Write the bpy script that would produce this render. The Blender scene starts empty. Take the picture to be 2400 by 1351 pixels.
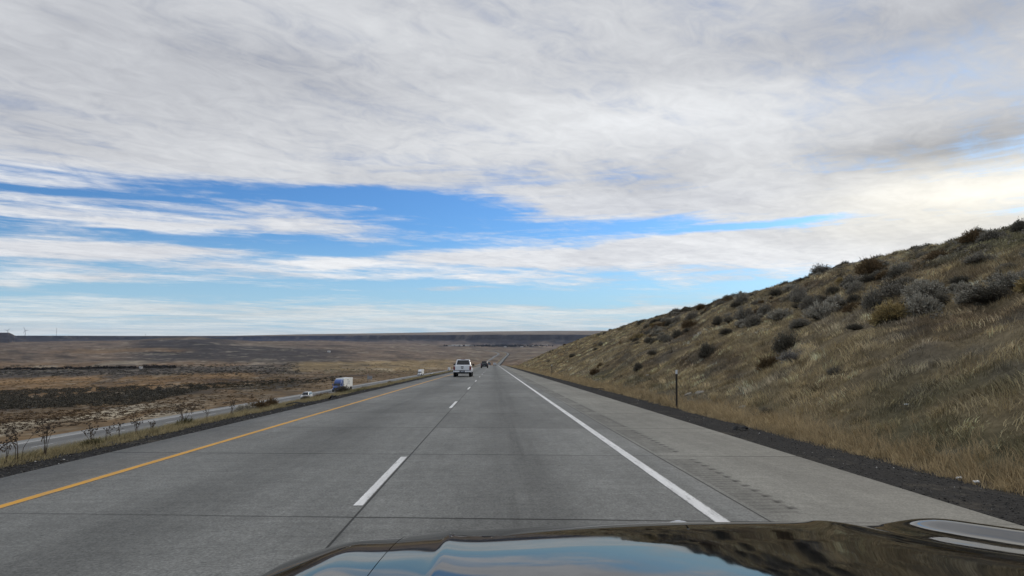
import bpy, math, random
import numpy as np
from mathutils import Matrix, Vector
R = math.radians
rng = np.random.default_rng(7)
random.seed(7)
scene = bpy.context.scene
COL = scene.collection

# ------------------------------------------------------------------ camera
F = 1500.0
PSI = math.atan(43 / F)
TH = math.atan(114.5 / F)
CAM = np.array([0, 0, 1.5])
FW = np.array([math.sin(PSI) * math.cos(TH), math.cos(PSI) * math.cos(TH), math.sin(TH)])
RT = np.array([math.cos(PSI), -math.sin(PSI), 0.0])
UP = np.cross(RT, FW)


def ray(c, r):
    d = FW + (c - 1200) / F * RT - (r - 675.5) / F * UP
    return d / d[1]


def tcol(c):
    return ray(c, 800)[0]


def project(P):
    v = np.asarray(P, float) - CAM
    z = v @ FW
    return 1200 + F * (v @ RT) / z, 675.5 - F * (v @ UP) / z


cam_data = bpy.data.cameras.new('camera')
cam = bpy.data.objects.new('camera', cam_data)
COL.objects.link(cam)
cam.location = CAM
cam.rotation_euler = (R(90) + TH, 0, -PSI)
cam_data.lens = 36 * F / 2400
cam_data.sensor_width = 36
cam_data.clip_start = 0.05
cam_data.clip_end = 60000
scene.camera = cam

# ------------------------------------------------------------------ maths
def smooth(a, b, x):
    t = np.clip((np.asarray(x, float) - a) / (b - a), 0, 1)
    return t * t * (3 - 2 * t)


def _hash(ix, iy, s):
    h = (ix.astype(np.int64) * 374761393 + iy.astype(np.int64) * 668265263 + s * 982451653) & 0xffffffff
    h = ((h ^ (h >> 13)) * 1274126177) & 0xffffffff
    h = h ^ (h >> 16)
    return (h & 0xffffff) / float(0xffffff)


def vnoise(x, y, s=0):
    x = np.asarray(x, float); y = np.asarray(y, float)
    x, y = np.broadcast_arrays(x, y)
    ix = np.floor(x); iy = np.floor(y)
    fx = x - ix; fy = y - iy
    fx = fx * fx * (3 - 2 * fx); fy = fy * fy * (3 - 2 * fy)
    a = _hash(ix, iy, s); b = _hash(ix + 1, iy, s); c = _hash(ix, iy + 1, s); d = _hash(ix + 1, iy + 1, s)
    return (a * (1 - fx) + b * fx) * (1 - fy) + (c * (1 - fx) + d * fx) * fy


def fbm(x, y, s=0, o=4):
    v = 0; a = 0.5; n = 0
    for i in range(o):
        v = v + a * vnoise(np.asarray(x) * 2 ** i, np.asarray(y) * 2 ** i, s + i * 17); n += a; a *= .5
    return v / n * 2 - 1


# ------------------------------------------------------------------ object helpers
def link(o):
    COL.objects.link(o)
    return o


def tag(o, label=None, cat=None, group=None, kind=None):
    if label: o['label'] = label
    if cat: o['category'] = cat
    if group: o['group'] = group
    if kind: o['kind'] = kind
    return o


def empty(name, loc=(0, 0, 0)):
    o = bpy.data.objects.new(name, None)
    o.empty_display_size = .2
    o.location = loc
    return link(o)


def mesh_np(name, verts, faces_flat, sizes, mat, parent=None, colors=None, uv=None, smooth_shade=False):
    me = bpy.data.meshes.new(name)
    verts = np.asarray(verts, np.float32); faces_flat = np.asarray(faces_flat, np.int32); sizes = np.asarray(sizes, np.int32)
    me.vertices.add(len(verts)); me.vertices.foreach_set('co', verts.ravel())
    me.loops.add(len(faces_flat)); me.loops.foreach_set('vertex_index', faces_flat)
    me.polygons.add(len(sizes))
    st = np.zeros(len(sizes), np.int32); st[1:] = np.cumsum(sizes)[:-1]
    me.polygons.foreach_set('loop_start', st)
    if smooth_shade:
        me.polygons.foreach_set('use_smooth', np.ones(len(sizes), bool))
    if uv is not None:
        l = me.uv_layers.new(name='UVMap')
        l.data.foreach_set('uv', np.asarray(uv, np.float32)[faces_flat].ravel())
    if colors is not None:
        ca = me.color_attributes.new('tint', 'FLOAT_COLOR', 'POINT')
        c4 = np.ones((len(verts), 4), np.float32); c4[:, :3] = colors
        ca.data.foreach_set('color', c4.ravel())
    me.update(calc_edges=True)
    if mat: me.materials.append(mat)
    o = link(bpy.data.objects.new(name, me))
    if parent: o.parent = parent
    return o


def grid_faces(nr, nc):
    i = np.arange(nr - 1)[:, None] * nc + np.arange(nc - 1)[None, :]
    f = np.stack([i, i + 1, i + nc + 1, i + nc], -1).reshape(-1, 4)
    return f.ravel(), np.full(len(f), 4)


class MB:
    """collects simple solids, then links them as ONE mesh"""
    def __init__(self):
        self.v = []; self.f = []

    def add(self, vs, fs):
        b = len(self.v)
        self.v += [tuple(map(float, p)) for p in vs]
        self.f += [tuple(b + i for i in q) for q in fs]
        return self

    def box(self, x0, x1, y0, y1, z0, z1, taper=0.0):
        t = taper
        vs = [(x0, y0, z0), (x1, y0, z0), (x1, y1, z0), (x0, y1, z0),
              (x0 + t, y0 + t, z1), (x1 - t, y0 + t, z1), (x1 - t, y1 - t, z1), (x0 + t, y1 - t, z1)]
        return self.add(vs, [(3, 2, 1, 0), (4, 5, 6, 7), (0, 1, 5, 4), (1, 2, 6, 5), (2, 3, 7, 6), (3, 0, 4, 7)])

    def loft(self, rings, cap=True):
        n = len(rings[0]); vs = [p for r in rings for p in r]; fs = []
        for k in range(len(rings) - 1):
            for i in range(n):
                j = (i + 1) % n
                fs.append((k * n + i, k * n + j, (k + 1) * n + j, (k + 1) * n + i))
        if cap:
            fs.append(tuple(reversed(range(n)))); fs.append(tuple((len(rings) - 1) * n + i for i in range(n)))
        return self.add(vs, fs)

    def tube(self, pts, rads, n=6):
        pts = [Vector(p) for p in pts]
        if not hasattr(rads, '__len__'): rads = [rads] * len(pts)
        rings = []
        for i, p in enumerate(pts):
            d = (pts[min(i + 1, len(pts) - 1)] - pts[max(i - 1, 0)])
            if d.length < 1e-9: d = Vector((0, 0, 1))
            d.normalize()
            a = d.cross(Vector((0, 0, 1)) if abs(d.z) < .9 else Vector((1, 0, 0))).normalized(); b = d.cross(a)
            rings.append([p + (a * math.cos(2 * math.pi * k / n) + b * math.sin(2 * math.pi * k / n)) * rads[i] for k in range(n)])
        return self.loft(rings)

    def ball(self, c, rx, ry, rz, n=8, m=5):
        rings = []
        for i in range(m):
            t = math.pi * (i + .5) / m
            rings.append([(c[0] + rx * math.sin(t) * math.cos(2 * math.pi * k / n), c[1] + ry * math.sin(t) * math.sin(2 * math.pi * k / n), c[2] - rz * math.cos(t)) for k in range(n)])
        return self.loft(rings)

    def slab(self, quad, off=.006, ins=(0, 0, 0, 0), thick=.01):
        """thin raised panel on a quad a,b,c,d (a-b bottom, d-c top); insets left,right,bottom,top as fractions"""
        a, b, c, d = [Vector(p) for p in quad]
        def at(s, t): return (a * (1 - s) + b * s) * (1 - t) + (d * (1 - s) + c * s) * t
        q = [at(ins[0], ins[2]), at(1 - ins[1], ins[2]), at(1 - ins[1], 1 - ins[3]), at(ins[0], 1 - ins[3])]
        n = (q[1] - q[0]).cross(q[3] - q[0]).normalized()
        return self.add([p - n * thick for p in q] + [p + n * off for p in q],
                        [(3, 2, 1, 0), (4, 5, 6, 7), (0, 1, 5, 4), (1, 2, 6, 5), (2, 3, 7, 6), (3, 0, 4, 7)])

    def build(self, name, mat, parent=None, sm=False, bevel=0.0):
        me = bpy.data.meshes.new(name)
        me.from_pydata(self.v, [], self.f)
        if sm:
            me.polygons.foreach_set('use_smooth', np.ones(len(me.polygons), bool))
        me.update()
        me.materials.append(mat)
        o = link(bpy.data.objects.new(name, me))
        if parent: o.parent = parent
        if bevel:
            b = o.modifiers.new('bevel', 'BEVEL'); b.width = bevel; b.segments = 2; b.limit_method = 'ANGLE'; b.angle_limit = R(30)
        return o


def copy_tree(o, parent=None):
    c = o.copy(); COL.objects.link(c)
    if parent: c.parent = parent
    for ch in list(o.children): copy_tree(ch, c)
    return c


# ------------------------------------------------------------------ node DSL
class NT:
    cur = None


def new(t, **k):
    n = NT.cur.nodes.new(t)
    for a, b in k.items(): setattr(n, a, b)
    return n


def S(x):
    return x.s if isinstance(x, E) else x


def put(sock, x):
    if isinstance(x, E): NT.cur.links.new(x.s, sock)
    else: sock.default_value = x


def M(op, *a, clamp=False):
    n = new('ShaderNodeMath', operation=op, use_clamp=clamp)
    for i, x in enumerate(a): put(n.inputs[i], x)
    return E(n.outputs[0])


class E:
    def __init__(s, sock): s.s = sock
    def __add__(a, b): return M('ADD', a, b)
    __radd__ = __add__
    def __mul__(a, b): return M('MULTIPLY', a, b)
    __rmul__ = __mul__
    def __sub__(a, b): return M('SUBTRACT', a, b)
    def __rsub__(a, b): return M('SUBTRACT', b, a)
    def __truediv__(a, b): return M('DIVIDE', a, b)


def sstep(a, b, x):
    n = new('ShaderNodeMapRange', interpolation_type='SMOOTHSTEP')
    put(n.inputs['Value'], x); n.inputs['From Min'].default_value = a; n.inputs['From Max'].default_value = b
    return E(n.outputs['Result'])


def lmap(a, b, c, d, x):
    n = new('ShaderNodeMapRange')
    put(n.inputs['Value'], x)
    for k, v in zip(('From Min', 'From Max', 'To Min', 'To Max'), (a, b, c, d)): n.inputs[k].default_value = v
    return E(n.outputs['Result'])


def vec(x, y, z=0.0):
    n = new('ShaderNodeCombineXYZ')
    put(n.inputs[0], x); put(n.inputs[1], y); put(n.inputs[2], z)
    return E(n.outputs[0])


def noise(v, scale=1.0, detail=4.0, rough=.5, dist=0.0, dim='3D'):
    n = new('ShaderNodeTexNoise', noise_dimensions=dim)
    if v is not None: put(n.inputs['Vector'], v)
    n.inputs['Scale'].default_value = scale; n.inputs['Detail'].default_value = detail
    n.inputs['Roughness'].default_value = rough; n.inputs['Distortion'].default_value = dist
    return E(n.outputs[0])


def mixc(f, a, b, mode='MIX'):
    n = new('ShaderNodeMix', data_type='RGBA', blend_type=mode)
    put(n.inputs[0], f)
    for i, x in ((6, a), (7, b)):
        put(n.inputs[i], x if isinstance(x, E) else (*x, 1.0))
    return E(n.outputs[2])


def grey(x):
    return vec(x, x, x)


def geo_pos():
    return E(new('ShaderNodeNewGeometry').outputs['Position'])


def obj_pos():
    return E(new('ShaderNodeTexCoord').outputs['Object'])


def uvxy():
    n = new('ShaderNodeUVMap'); n.uv_map = 'UVMap'
    s = new('ShaderNodeSeparateXYZ'); NT.cur.links.new(n.outputs[0], s.inputs[0])
    return E(s.outputs[0]), E(s.outputs[1])


def attr(name='tint'):
    n = new('ShaderNodeAttribute'); n.attribute_name = name
    return E(n.outputs['Color'])


def begin(name):
    m = bpy.data.materials.new(name); m.use_nodes = True
    NT.cur = m.node_tree
    for n in list(NT.cur.nodes): NT.cur.nodes.remove(n)
    out = new('ShaderNodeOutputMaterial'); b = new('ShaderNodeBsdfPrincipled')
    NT.cur.links.new(b.outputs[0], out.inputs[0])
    return m, b


def bump(b, h, strength=.3, dist=.02):
    n = new('ShaderNodeBump'); put(n.inputs['Height'], h)
    n.inputs['Strength'].default_value = strength; n.inputs['Distance'].default_value = dist
    NT.cur.links.new(n.outputs[0], b.inputs['Normal'])


def plain(name, col, rough=.6, var=.15, scale=6, metal=0.0, spec=.5, coat=0.0):
    m, b = begin(name)
    n = noise(obj_pos(), scale, 4, .6)
    put(b.inputs['Base Color'], mixc(1.0, (*col,)[:3], grey(lmap(.25, .75, 1 - var, 1 + var, n)), 'MULTIPLY'))
    b.inputs['Roughness'].default_value = rough; b.inputs['Metallic'].default_value = metal
    b.inputs['Specular IOR Level'].default_value = spec; b.inputs['Coat Weight'].default_value = coat
    return m


def leafy(name, rough=.75, transl=.0):
    m, b = begin(name)
    put(b.inputs['Base Color'], attr())
    b.inputs['Roughness'].default_value = rough; b.inputs['Specular IOR Level'].default_value = .15
    return m


# ------------------------------------------------------------------ road alignment
YG = np.arange(-150, 9001, 5.0)
SL = 0.0393


def _profile(tab, box):
    x = np.array([p[0] for p in tab], float); y = np.array([p[1] for p in tab], float)
    v = np.interp(YG, x, y)
    k = int(box / 5)
    for _ in range(2):
        v = np.convolve(np.pad(v, (k, k), 'edge'), np.ones(2 * k + 1) / (2 * k + 1), 'valid')
    return v


_zE = _profile([(-150, 150 * SL), (330, -330 * SL), (450, -18.6), (700, -33), (1000, -51), (1300, -65), (1600, -75), (2000, -84.8), (2400, -89.3), (3000, -90), (9000, -90)], 50)
_zW = _profile([(-150, 150 * SL - 7.7), (1600, -1600 * SL - 7.7), (2000, -82.3), (2400, -89.3), (3000, -90.4), (9000, -90.4)], 90)
_m = YG < 240
_zE[_m] = -SL * YG[_m]; _zW[_m] = -SL * YG[_m] - 7.7
_xc = _profile([(-150, 0), (450, 0), (1200, 4), (2000, 14), (2600, 38), (3000, 57), (3282, 73), (3490, 80), (3696, 75), (3939, 60), (4177, 30), (4376, -8), (4595, -55), (5000, -160), (6000, -480), (9000, -1500)], 60)
_xc[YG < 400] = 0
zE = lambda y: np.interp(y, YG, _zE)
zW = lambda y: np.interp(y, YG, _zW)
xc = lambda y: np.interp(y, YG, _xc)


def frame(y):
    e = 5.0
    dx = (xc(y + e) - xc(y - e)) / (2 * e)
    l = np.sqrt(1 + dx * dx)
    return dx / l, 1 / l          # tangent (x,y); right normal = (ty,-tx)


def road_pt(y, u, w=0.0, wb=False):
    tx, ty = frame(y)
    return np.array([xc(y) + u * ty, y - u * tx, (zW(y) if wb else zE(y)) + w])


def ribbon(name, prof, ys, mat, wb=False, kind='structure'):
    ys = np.asarray(ys, float); tx, ty = frame(ys)
    z0 = zW(ys) if wb else zE(ys)
    U = np.array([p[0] for p in prof]); W = np.array([p[1] for p in prof])
    X = xc(ys)[:, None] + U[None] * ty[:, None]
    Y = ys[:, None] - U[None] * tx[:, None]
    Z = z0[:, None] + W[None]
    v = np.stack([X, Y, Z], -1).reshape(-1, 3)
    uv = np.stack([np.broadcast_to(U[None], X.shape), np.broadcast_to(ys[:, None], X.shape)], -1).reshape(-1, 2)
    f, s = grid_faces(len(ys), len(U))
    o = mesh_np(name, v, f, s, mat, uv=uv)
    tag(o, kind=kind)
    return o


YN = np.concatenate([np.arange(-40, 240, 2.0), np.arange(240, 600, 5.0), np.arange(600, 5400, 10.0)])

# ------------------------------------------------------------------ hill on the right
FOOT = 7.7


def hill_w(u, y):
    u = np.asarray(u, float); y = np.asarray(y, float)
    hc = np.interp(y, [-80, 0, 30, 45, 70, 120, 175], [7.5, 8.0, 8.25, 8.5, 8.75, 8.95, 9.0]) * (1 - smooth(165, 265, y)) + .25
    hc = hc * (1 + .05 * fbm(y / 23, u * 0 + 3.3, 5, 3))
    top = hc + .05 * np.clip(u - 26, -10, 90) - .35 * np.clip(u - 120, 0, 400)
    s = .5 * (u - FOOT) * (1 + .05 * fbm(y / 14, u / 9, 9, 2))
    k = 1.1
    w = -k * np.log(np.exp(-np.clip(s, -30, 60) / k) + np.exp(-np.clip(top, -60, 60) / k))
    k2 = .15
    w = k2 * np.log(np.exp(np.clip(w, -4, 40) / k2) + np.exp(-.14 / k2)) if False else np.logaddexp(w / k2, -.14 / k2) * k2
    m = smooth(7.6, 10, u)
    w = w + m * (.42 * fbm(u / 4.0, y / 5.0, 21, 3) + .26 * fbm(u / 1.2, y / 1.6, 31, 3))
    return w


def hill_pt(u, y):
    return np.stack([np.broadcast_to(u, np.broadcast(u, y).shape), np.broadcast_to(y, np.broadcast(u, y).shape), zE(y) + hill_w(u, y)], -1)


def hit_hill(c, r):
    d = ray(c, r)
    y = np.arange(8, 420, .1)
    x = d[0] * y; z = 1.5 + d[2] * y
    h = zE(y) + hill_w(np.clip(x, 6.5, 200), y)
    i = np.argmax((z < h) & (x > 6.5))
    return x[i], y[i]


def hill_col(u, y):
    """albedo of the dry grass cover, by place"""
    n1 = fbm(u / 5, y / 7, 41, 4); n2 = 1.25 * fbm(u / 1.1, y / 1.7, 43, 3); n3 = fbm(u / 14, y / 25, 47, 3)
    tan = np.array([.34, .278, .17]); olive = np.array([.165, .158, .09]); brown = np.array([.155, .118, .078]); greyb = np.array([.26, .23, .175])
    def m3(a, b, t): return a * (1 - t[..., None]) + b * t[..., None]
    c = np.broadcast_to(tan, u.shape + (3,)) * 1.0
    c = m3(c, brown, smooth(0.0, .5, n1 + .45 * n2))
    c = m3(c, olive, smooth(-.05, .5, n3 + .4 * n2 + .28 * smooth(11.5, 8.2, u) * smooth(100, 40, y) + .25 * smooth(14, 20, u) * smooth(90, 40, y) - .05) * .9)
    c = m3(c, greyb, smooth(.1, .6, n2 - .2 * n1) * .7)
    c = m3(c, np.array([.36, .28, .155]), smooth(60, 130, y) * .5)
    return c * np.array([1.13, 1.10, 1.07])


# ------------------------------------------------------------------ materials
def mat_concrete(wb=False):
    m, b = begin('concrete_pavement_far' if wb else 'concrete_pavement')
    u, v = uvxy()
    P = vec(u, v)
    grain = noise(vec(u, v), 38, 4, .8)
    mott = noise(vec(u * 1.0, v * .35), 1.1, 5, .6)
    streak = noise(vec(u * 5.0, v * .12), 1.0, 4, .6)
    big = noise(vec(u * .35, v * .09), 1.0, 3, .55)
    cross = noise(vec(u * .5, v * 9.0), 1.0, 3, .6)
    if not wb:
        lane1 = M('EXPONENT', M('POWER', (u - .38) / .62, 2.0) * -1.0)
        lane2 = M('EXPONENT', M('POWER', (u + 3.3) / .75, 2.0) * -1.0)
        shoulder = sstep(2.55, 2.7, u)
        lsh = 1.0 - sstep(-5.15, -5.0, u)
        base = mixc(shoulder, (.172, .175, .167), (.196, .194, .174))
        base = mixc(lsh, base, (.180, .175, .16))
    else:
        lane1 = M('EXPONENT', M('POWER', (u + 48) / 1.0, 2.0) * -1.0)
        lane2 = M('EXPONENT', M('POWER', (u + 52) / 1.0, 2.0) * -1.0)
        base = mixc(1.0 - sstep(-54.2, -54.0, u), (.17, .17, .165), (.31, .305, .29))
    oil = (lane1 + lane2 * .8) * lmap(.3, .7, .35, 1.25, streak)
    f = lmap(.3, .7, .86, 1.14, mott) * lmap(.3, .7, .48, 1.52, grain) * lmap(.3, .7, .82, 1.18, noise(vec(u, v * .8), 11, 3, .7)) * lmap(.32, .68, .91, 1.09, noise(vec(u * .8, v * .5), 3.2, 4, .6)) * lmap(.3, .7, .92, 1.08, streak) * lmap(.3, .7, .85, 1.15, big) * lmap(.3, .7, .92, 1.08, cross)
    f = f * (1.0 - oil * .40)
    # joints
    def line(x, period, w):
        k = M('PINGPONG', x, period / 2)
        return 1.0 - sstep(w * .5, w, k)
    wob = (noise(vec(u * 1.3, v * .2), 1.0, 3, .6) - .5) * .05
    tj = line(v + u * .08 + wob - 6.32, 4.3, .03 if not wb else .02) * lmap(.38, .52, .45, 1.0, noise(vec(u * .25, v * .23), 1, 2))
    if not wb:
        lj = (1.0 - sstep(.008, .016, M('ABSOLUTE', u + 1.352 + wob * .25))) + (1.0 - sstep(.007, .014, M('ABSOLUTE', u - 2.62 + wob * .3)))
        # rumble strip pressed in the shoulder, worn and in lengths
        inb = sstep(2.68, 2.70, u) * (1.0 - sstep(3.06, 3.1, u))
        seg = sstep(.30, .42, M('PINGPONG', v + u * .08 - 6.32, 2.15))
        gro = sstep(-.2, .6, M('SINE', v * 41.8))
        rum = inb * seg * (gro * .20 + .20) * lmap(.35, .6, .5, 1.2, noise(vec(u * 3, v), 1.5, 4, .7))
        saw = (1.0 - sstep(.03, .07, M('ABSOLUTE', u - 3.08))) * seg * sstep(.0, .6, M('SINE', v * 20.9)) * .55
        f = f * (1.0 - rum - saw)
    else:
        lj = 1.0 - sstep(.01, .03, M('ABSOLUTE', u + 50.4))
    if not wb:
        wn = new('ShaderNodeTexWhiteNoise', noise_dimensions='2D')
        put(wn.inputs['Vector'], vec(M('FLOOR', (v + u * .08 - 6.32) / 4.3), M('FLOOR', (u + 1.352) / 3.95)))
        f = f * lmap(0, 1, .90, 1.09, E(wn.outputs['Value']))
        hair = (1.0 - sstep(.006, .016, M('ABSOLUTE', M('PINGPONG', v + u * .05 + (noise(vec(u * .9, v * .15), 1.0, 5, .7) - .5) * .9 - 1.1, 6.45)))) * sstep(.48, .6, noise(vec(u * .5, v * .11), 1.0, 2))
        tj = tj + hair * .6
    dark = M('MINIMUM', tj + lj, 1.0)
    # spalls and pale chips
    chips = sstep(.70, .74, noise(vec(u, v), 9, 2, .5)) * .25
    f = f * (1.0 - dark * .78) * (1.0 - chips)
    put(b.inputs['Base Color'], mixc(1.0, base, grey(f), 'MULTIPLY'))
    b.inputs['Roughness'].default_value = .85
    b.inputs['Specular IOR Level'].default_value = .3
    bump(b, grain * .6 + dark * -2.0, .35, .006)
    return m


def mat_paint(name, col, mid, half):
    m, b = begin(name)
    u, v = uvxy()
    wear = noise(vec(u * 8, v * 1.2), 2.0, 5, .7)
    g = noise(vec(u, v), 45, 4, .75)
    edge = sstep(half * .72, half * 1.02, M('ABSOLUTE', u - mid) + (noise(vec(u * 2, v * 3), 4, 4, .7) - .5) * half * .9)
    w = M('MAXIMUM', sstep(.51, .68, wear * .55 + g * .45), edge * .8)
    c = mixc(w, col, (.22, .22, .21))
    c = mixc(1.0, c, grey(lmap(.3, .7, .78, 1.1, noise(vec(u * 6, v * .6), 1.5, 5, .65))), 'MULTIPLY')
    put(b.inputs['Base Color'], c)
    b.inputs['Roughness'].default_value = .7
    return m


def mat_gravel():
    m, b = begin('dark_gravel')
    p = geo_pos()
    n = noise(p, 14, 5, .75); n2 = noise(p, 1.2, 4, .6); n3 = noise(p, 45, 2, .6)
    c = mixc(sstep(.35, .75, n), (.018, .0175, .018), (.06, .058, .056))
    c = mixc(sstep(.55, .75, n2) * .5, c, (.15, .13, .10))
    c = mixc(sstep(.70, .76, n3) * .6, c, (.42, .40, .36))
    put(b.inputs['Base Color'], c); b.inputs['Roughness'].default_value = .95
    b.inputs['Specular IOR Level'].default_value = .05
    bump(b, n, .8, .03)
    return m


def mat_tint(name, sc=((.6, .25), (6, .2), (60, .18)), rough=.95):
    """albedo from the land cover attribute, broken up by clumpy noise at several sizes"""
    m, b = begin(name)
    p = geo_pos()
    f = None
    for s, a in sc:
        n = lmap(.3, .7, 1 - a, 1 + a, noise(p, 1.0 / s, 5, .65))
        f = n if f is None else f * n
    put(b.inputs['Base Color'], mixc(1.0, attr(), grey(f), 'MULTIPLY'))
    b.inputs['Roughness'].default_value = rough; b.inputs['Specular IOR Level'].default_value = .1
    return m


MT = {}
MT['concrete'] = mat_concrete(); MT['concrete_far'] = mat_concrete(True)
MT['white_line'] = mat_paint('white_road_paint', (.78, .78, .77), 2.16, .075); MT['yellow_line'] = mat_paint('yellow_road_paint', (.70, .35, .022), -5.155, .065)
MT['dash_line'] = mat_paint('white_dash_paint', (.78, .78, .77), -1.4235, .056); MT['far_line'] = mat_paint('white_far_paint', (.7, .7, .7), -54.07, 9)
MT['gravel'] = mat_gravel()
MT['hill'] = mat_tint('dry_hillside', ((.12, .3), (.5, .3), (2.2, .2)))
MT['land'] = mat_tint('rangeland', ((1.2, .35), (9, .3), (70, .28), (500, .2)))
MT['median'] = mat_tint('median_soil', ((.2, .3), (1.5, .25)))
MT['blade'] = leafy('dry_grass_blades'); MT['bush'] = leafy('brush_foliage'); MT['scrub'] = leafy('scrub_foliage')
MT['white_paint'] = plain('white_car_paint', (.72, .73, .75), .3, .03, coat=.5)
MT['dark_paint'] = plain('charcoal_car_paint', (.018, .02, .023), .3, .1, coat=.6)
MT['grey_paint'] = plain('slate_car_paint', (.10, .125, .15), .3, .05, coat=.6)
MT['blue_paint'] = plain('blue_cab_paint', (.018, .075, .30), .32, .08, coat=.6)
MT['glass'] = plain('tinted_glass', (.006, .008, .011), .06, .1, spec=.6)
MT['tyre'] = plain('black_rubber', (.012, .012, .012), .9, .2)
MT['trim'] = plain('black_trim', (.014, .014, .015), .6, .2)
MT['rim'] = plain('alloy', (.30, .30, .31), .35, .1, metal=.8)
MT['red'] = plain('red_lens', (.16, .006, .010), .2, .1)
MT['lamp'] = plain('clear_lens', (.78, .78, .80), .12, .05)
MT['chrome'] = plain('chrome', (.6, .6, .6), .12, .05, metal=1.0)
MT['plate'] = plain('plate_metal', (.34, .36, .40), .4, .1)
MT['trailer'] = plain('trailer_skin', (.74, .75, .73), .4, .05, 2)
MT['letter'] = plain('blue_lettering', (.10, .17, .28), .5, .05)
MT['post'] = plain('rusty_post_steel', (.05, .042, .032), .7, .3)
MT['reflector'] = plain('white_reflector', (.72, .72, .72), .35, .05)
MT['steel'] = plain('galvanised_steel', (.27, .275, .28), .6, .15)
MT['turbine'] = plain('turbine_backlit', (.34, .36, .39), .5, .05, .1)  # turbine paint darkened, its backlit shade put into the base colour
MT['stem'] = plain('dry_stem', (.085, .062, .042), .9, .3, 20)
MT['head'] = plain('seed_head', (.04, .03, .022), .95, .3, 30)
MT['houses'] = plain('pale_siding', (.62, .60, .57), .7, .1, 1)
MT['roof'] = plain('roof_sheet', (.16, .14, .14), .7, .2, 1)
MT['litter'] = plain('white_litter', (.72, .72, .70), .5, .1, 10)
MT['rock'] = plain('pale_stone', (.24, .22, .185), .9, .3, 4)
MT['pebble'] = leafy('pebbles', .9)


def mat_body():
    m, b = begin('black_gloss_paint')
    p = obj_pos()
    fl = noise(p, 260, 2, .5)
    dust = sstep(.5, .8, noise(p, 5, 5, .6))
    put(b.inputs['Base Color'], mixc(dust * .25, (.004, .0045, .006), (.02, .018, .016)))
    put(b.inputs['Roughness'], lmap(0, 1, .03, .07, dust))
    b.inputs['IOR'].default_value = 1.30
    b.inputs['Coat Weight'].default_value = .0; b.inputs['Coat Roughness'].default_value = .02; b.inputs['Coat IOR'].default_value = 1.5
    return m


MT['body'] = mat_body()

# ------------------------------------------------------------------ roads and verges
ribbon('road', [(-6.45, -.3), (-6.45, 0), (-5, 0), (-1.35, 0), (2.6, 0), (4.86, 0), (4.86, -.3)], YN, MT['concrete'])
ribbon('road_westbound', [(-56.2, -.3), (-56.2, 0), (-54, 0), (-50.4, 0), (-45.6, 0), (-45.6, -.3)], YN, MT['concrete_far'], wb=True)
YM = YN[YN < 1500]
ribbon('gravel_shoulder', [(4.85, -.035), (5.3, -.05), (5.9, -.08), (6.5, -.13), (7.2, -.2), (9, -.9)], YN, MT['gravel'])
ribbon('gravel_verge', [(-9.3, -.55), (-8.5, -.23), (-7.8, -.12), (-7.0, -.06), (-6.44, -.035)], YN, MT['gravel'])
ribbon('white_edge_line', [(2.085, .004), (2.235, .004)], YN, MT['white_line'])
ribbon('yellow_edge_line', [(-5.22, .004), (-5.09, .004)], YN, MT['yellow_line'])
ribbon('westbound_edge_line', [(-54.15, .005), (-54.0, .005)], YN, MT['far_line'], wb=True)
# centre dashes, each a painted sheet of its own
dash0 = 1.5 * F / (1175 - 849)
ys = []
y = 6.93 - 14.5
while y < 330:
    ys.append(y); y += 14.5
for k, y in enumerate(ys):
    if y < 4: continue
    ribbon('lane_marking', [(-1.475, .004), (-1.372, .004)], np.linspace(y, y + 3.5, 5), MT['dash_line'])
y = 58.0
while y < 420:
    ribbon('westbound_marking', [(-50.56, .005), (-50.44, .005)], np.linspace(y, y + 3.5, 5), MT['far_line'], wb=True)
    y += 14.5

# median embankment between the two roadways
ym = YN
S_ = np.linspace(0, 1, 34)
U = -8.6 - S_ * (45.4 - 8.6)


def med_w(u, y):
    """height of the median over the near pavement"""
    a = np.abs(u)
    top = 1.44 - .2 * a
    D = zW(y) - zE(y)
    low = D - .02 + np.maximum(0, 46.2 - a) * .42
    w = -np.logaddexp(-top / .3, -low / .3) * .3
    return np.maximum(np.minimum(w, np.interp(a, [7.4, 8.2, 8.8, 9.4, 12], [-.07, -.16, -.30, -.40, 9])), np.minimum(top, D - .3)) + 0 * u


tx, ty = frame(ym)
X = xc(ym)[:, None] + U[None] * ty[:, None]; Yv = ym[:, None] - U[None] * tx[:, None]
zz = zE(ym)[:, None] + med_w(np.broadcast_to(U[None], X.shape), np.broadcast_to(ym[:, None], X.shape)) + (.18 * fbm(X / 5, Yv / 9, 61, 3) * (S_ * (1 - S_) * 4)[None])
colm = np.broadcast_to(np.array([.245, .195, .115]), X.shape + (3,)) * (1 + .25 * fbm(X / 2, Yv / 6, 67, 3))[..., None]
colm = colm * 1.0
g = smooth(.0, .5, fbm(X / 6, Yv / 25, 69, 3))[..., None] * .6
colm = colm * (1 - g) + np.array([.13, .10, .055]) * g
f, s = grid_faces(len(ym), len(U))
tag(mesh_np('median_ground', np.stack([X, Yv, zz], -1).reshape(-1, 3), f, s, MT['median'], colors=colm.reshape(-1, 3), smooth_shade=True), kind='structure')

# hillside
yh = np.concatenate([np.arange(-70, 10, 1.0), np.arange(10, 60, .3), np.arange(60, 150, .7), np.arange(150, 420, 1.6)])
uh = np.concatenate([np.arange(6.4, 14, .22), np.arange(14, 32, .35), np.arange(32, 60, 2), np.arange(60, 260, 8)])
UU, YY = np.meshgrid(uh, yh)
P = hill_pt(UU, YY)
P[..., 2] -= np.where(UU < 6.9, .35, 0)
f, s = grid_faces(len(yh), len(uh))
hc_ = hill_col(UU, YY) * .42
tag(mesh_np('hillside', P.reshape(-1, 3), f, s, MT['hill'], colors=hc_.reshape(-1, 3), smooth_shade=True), kind='structure')

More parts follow.
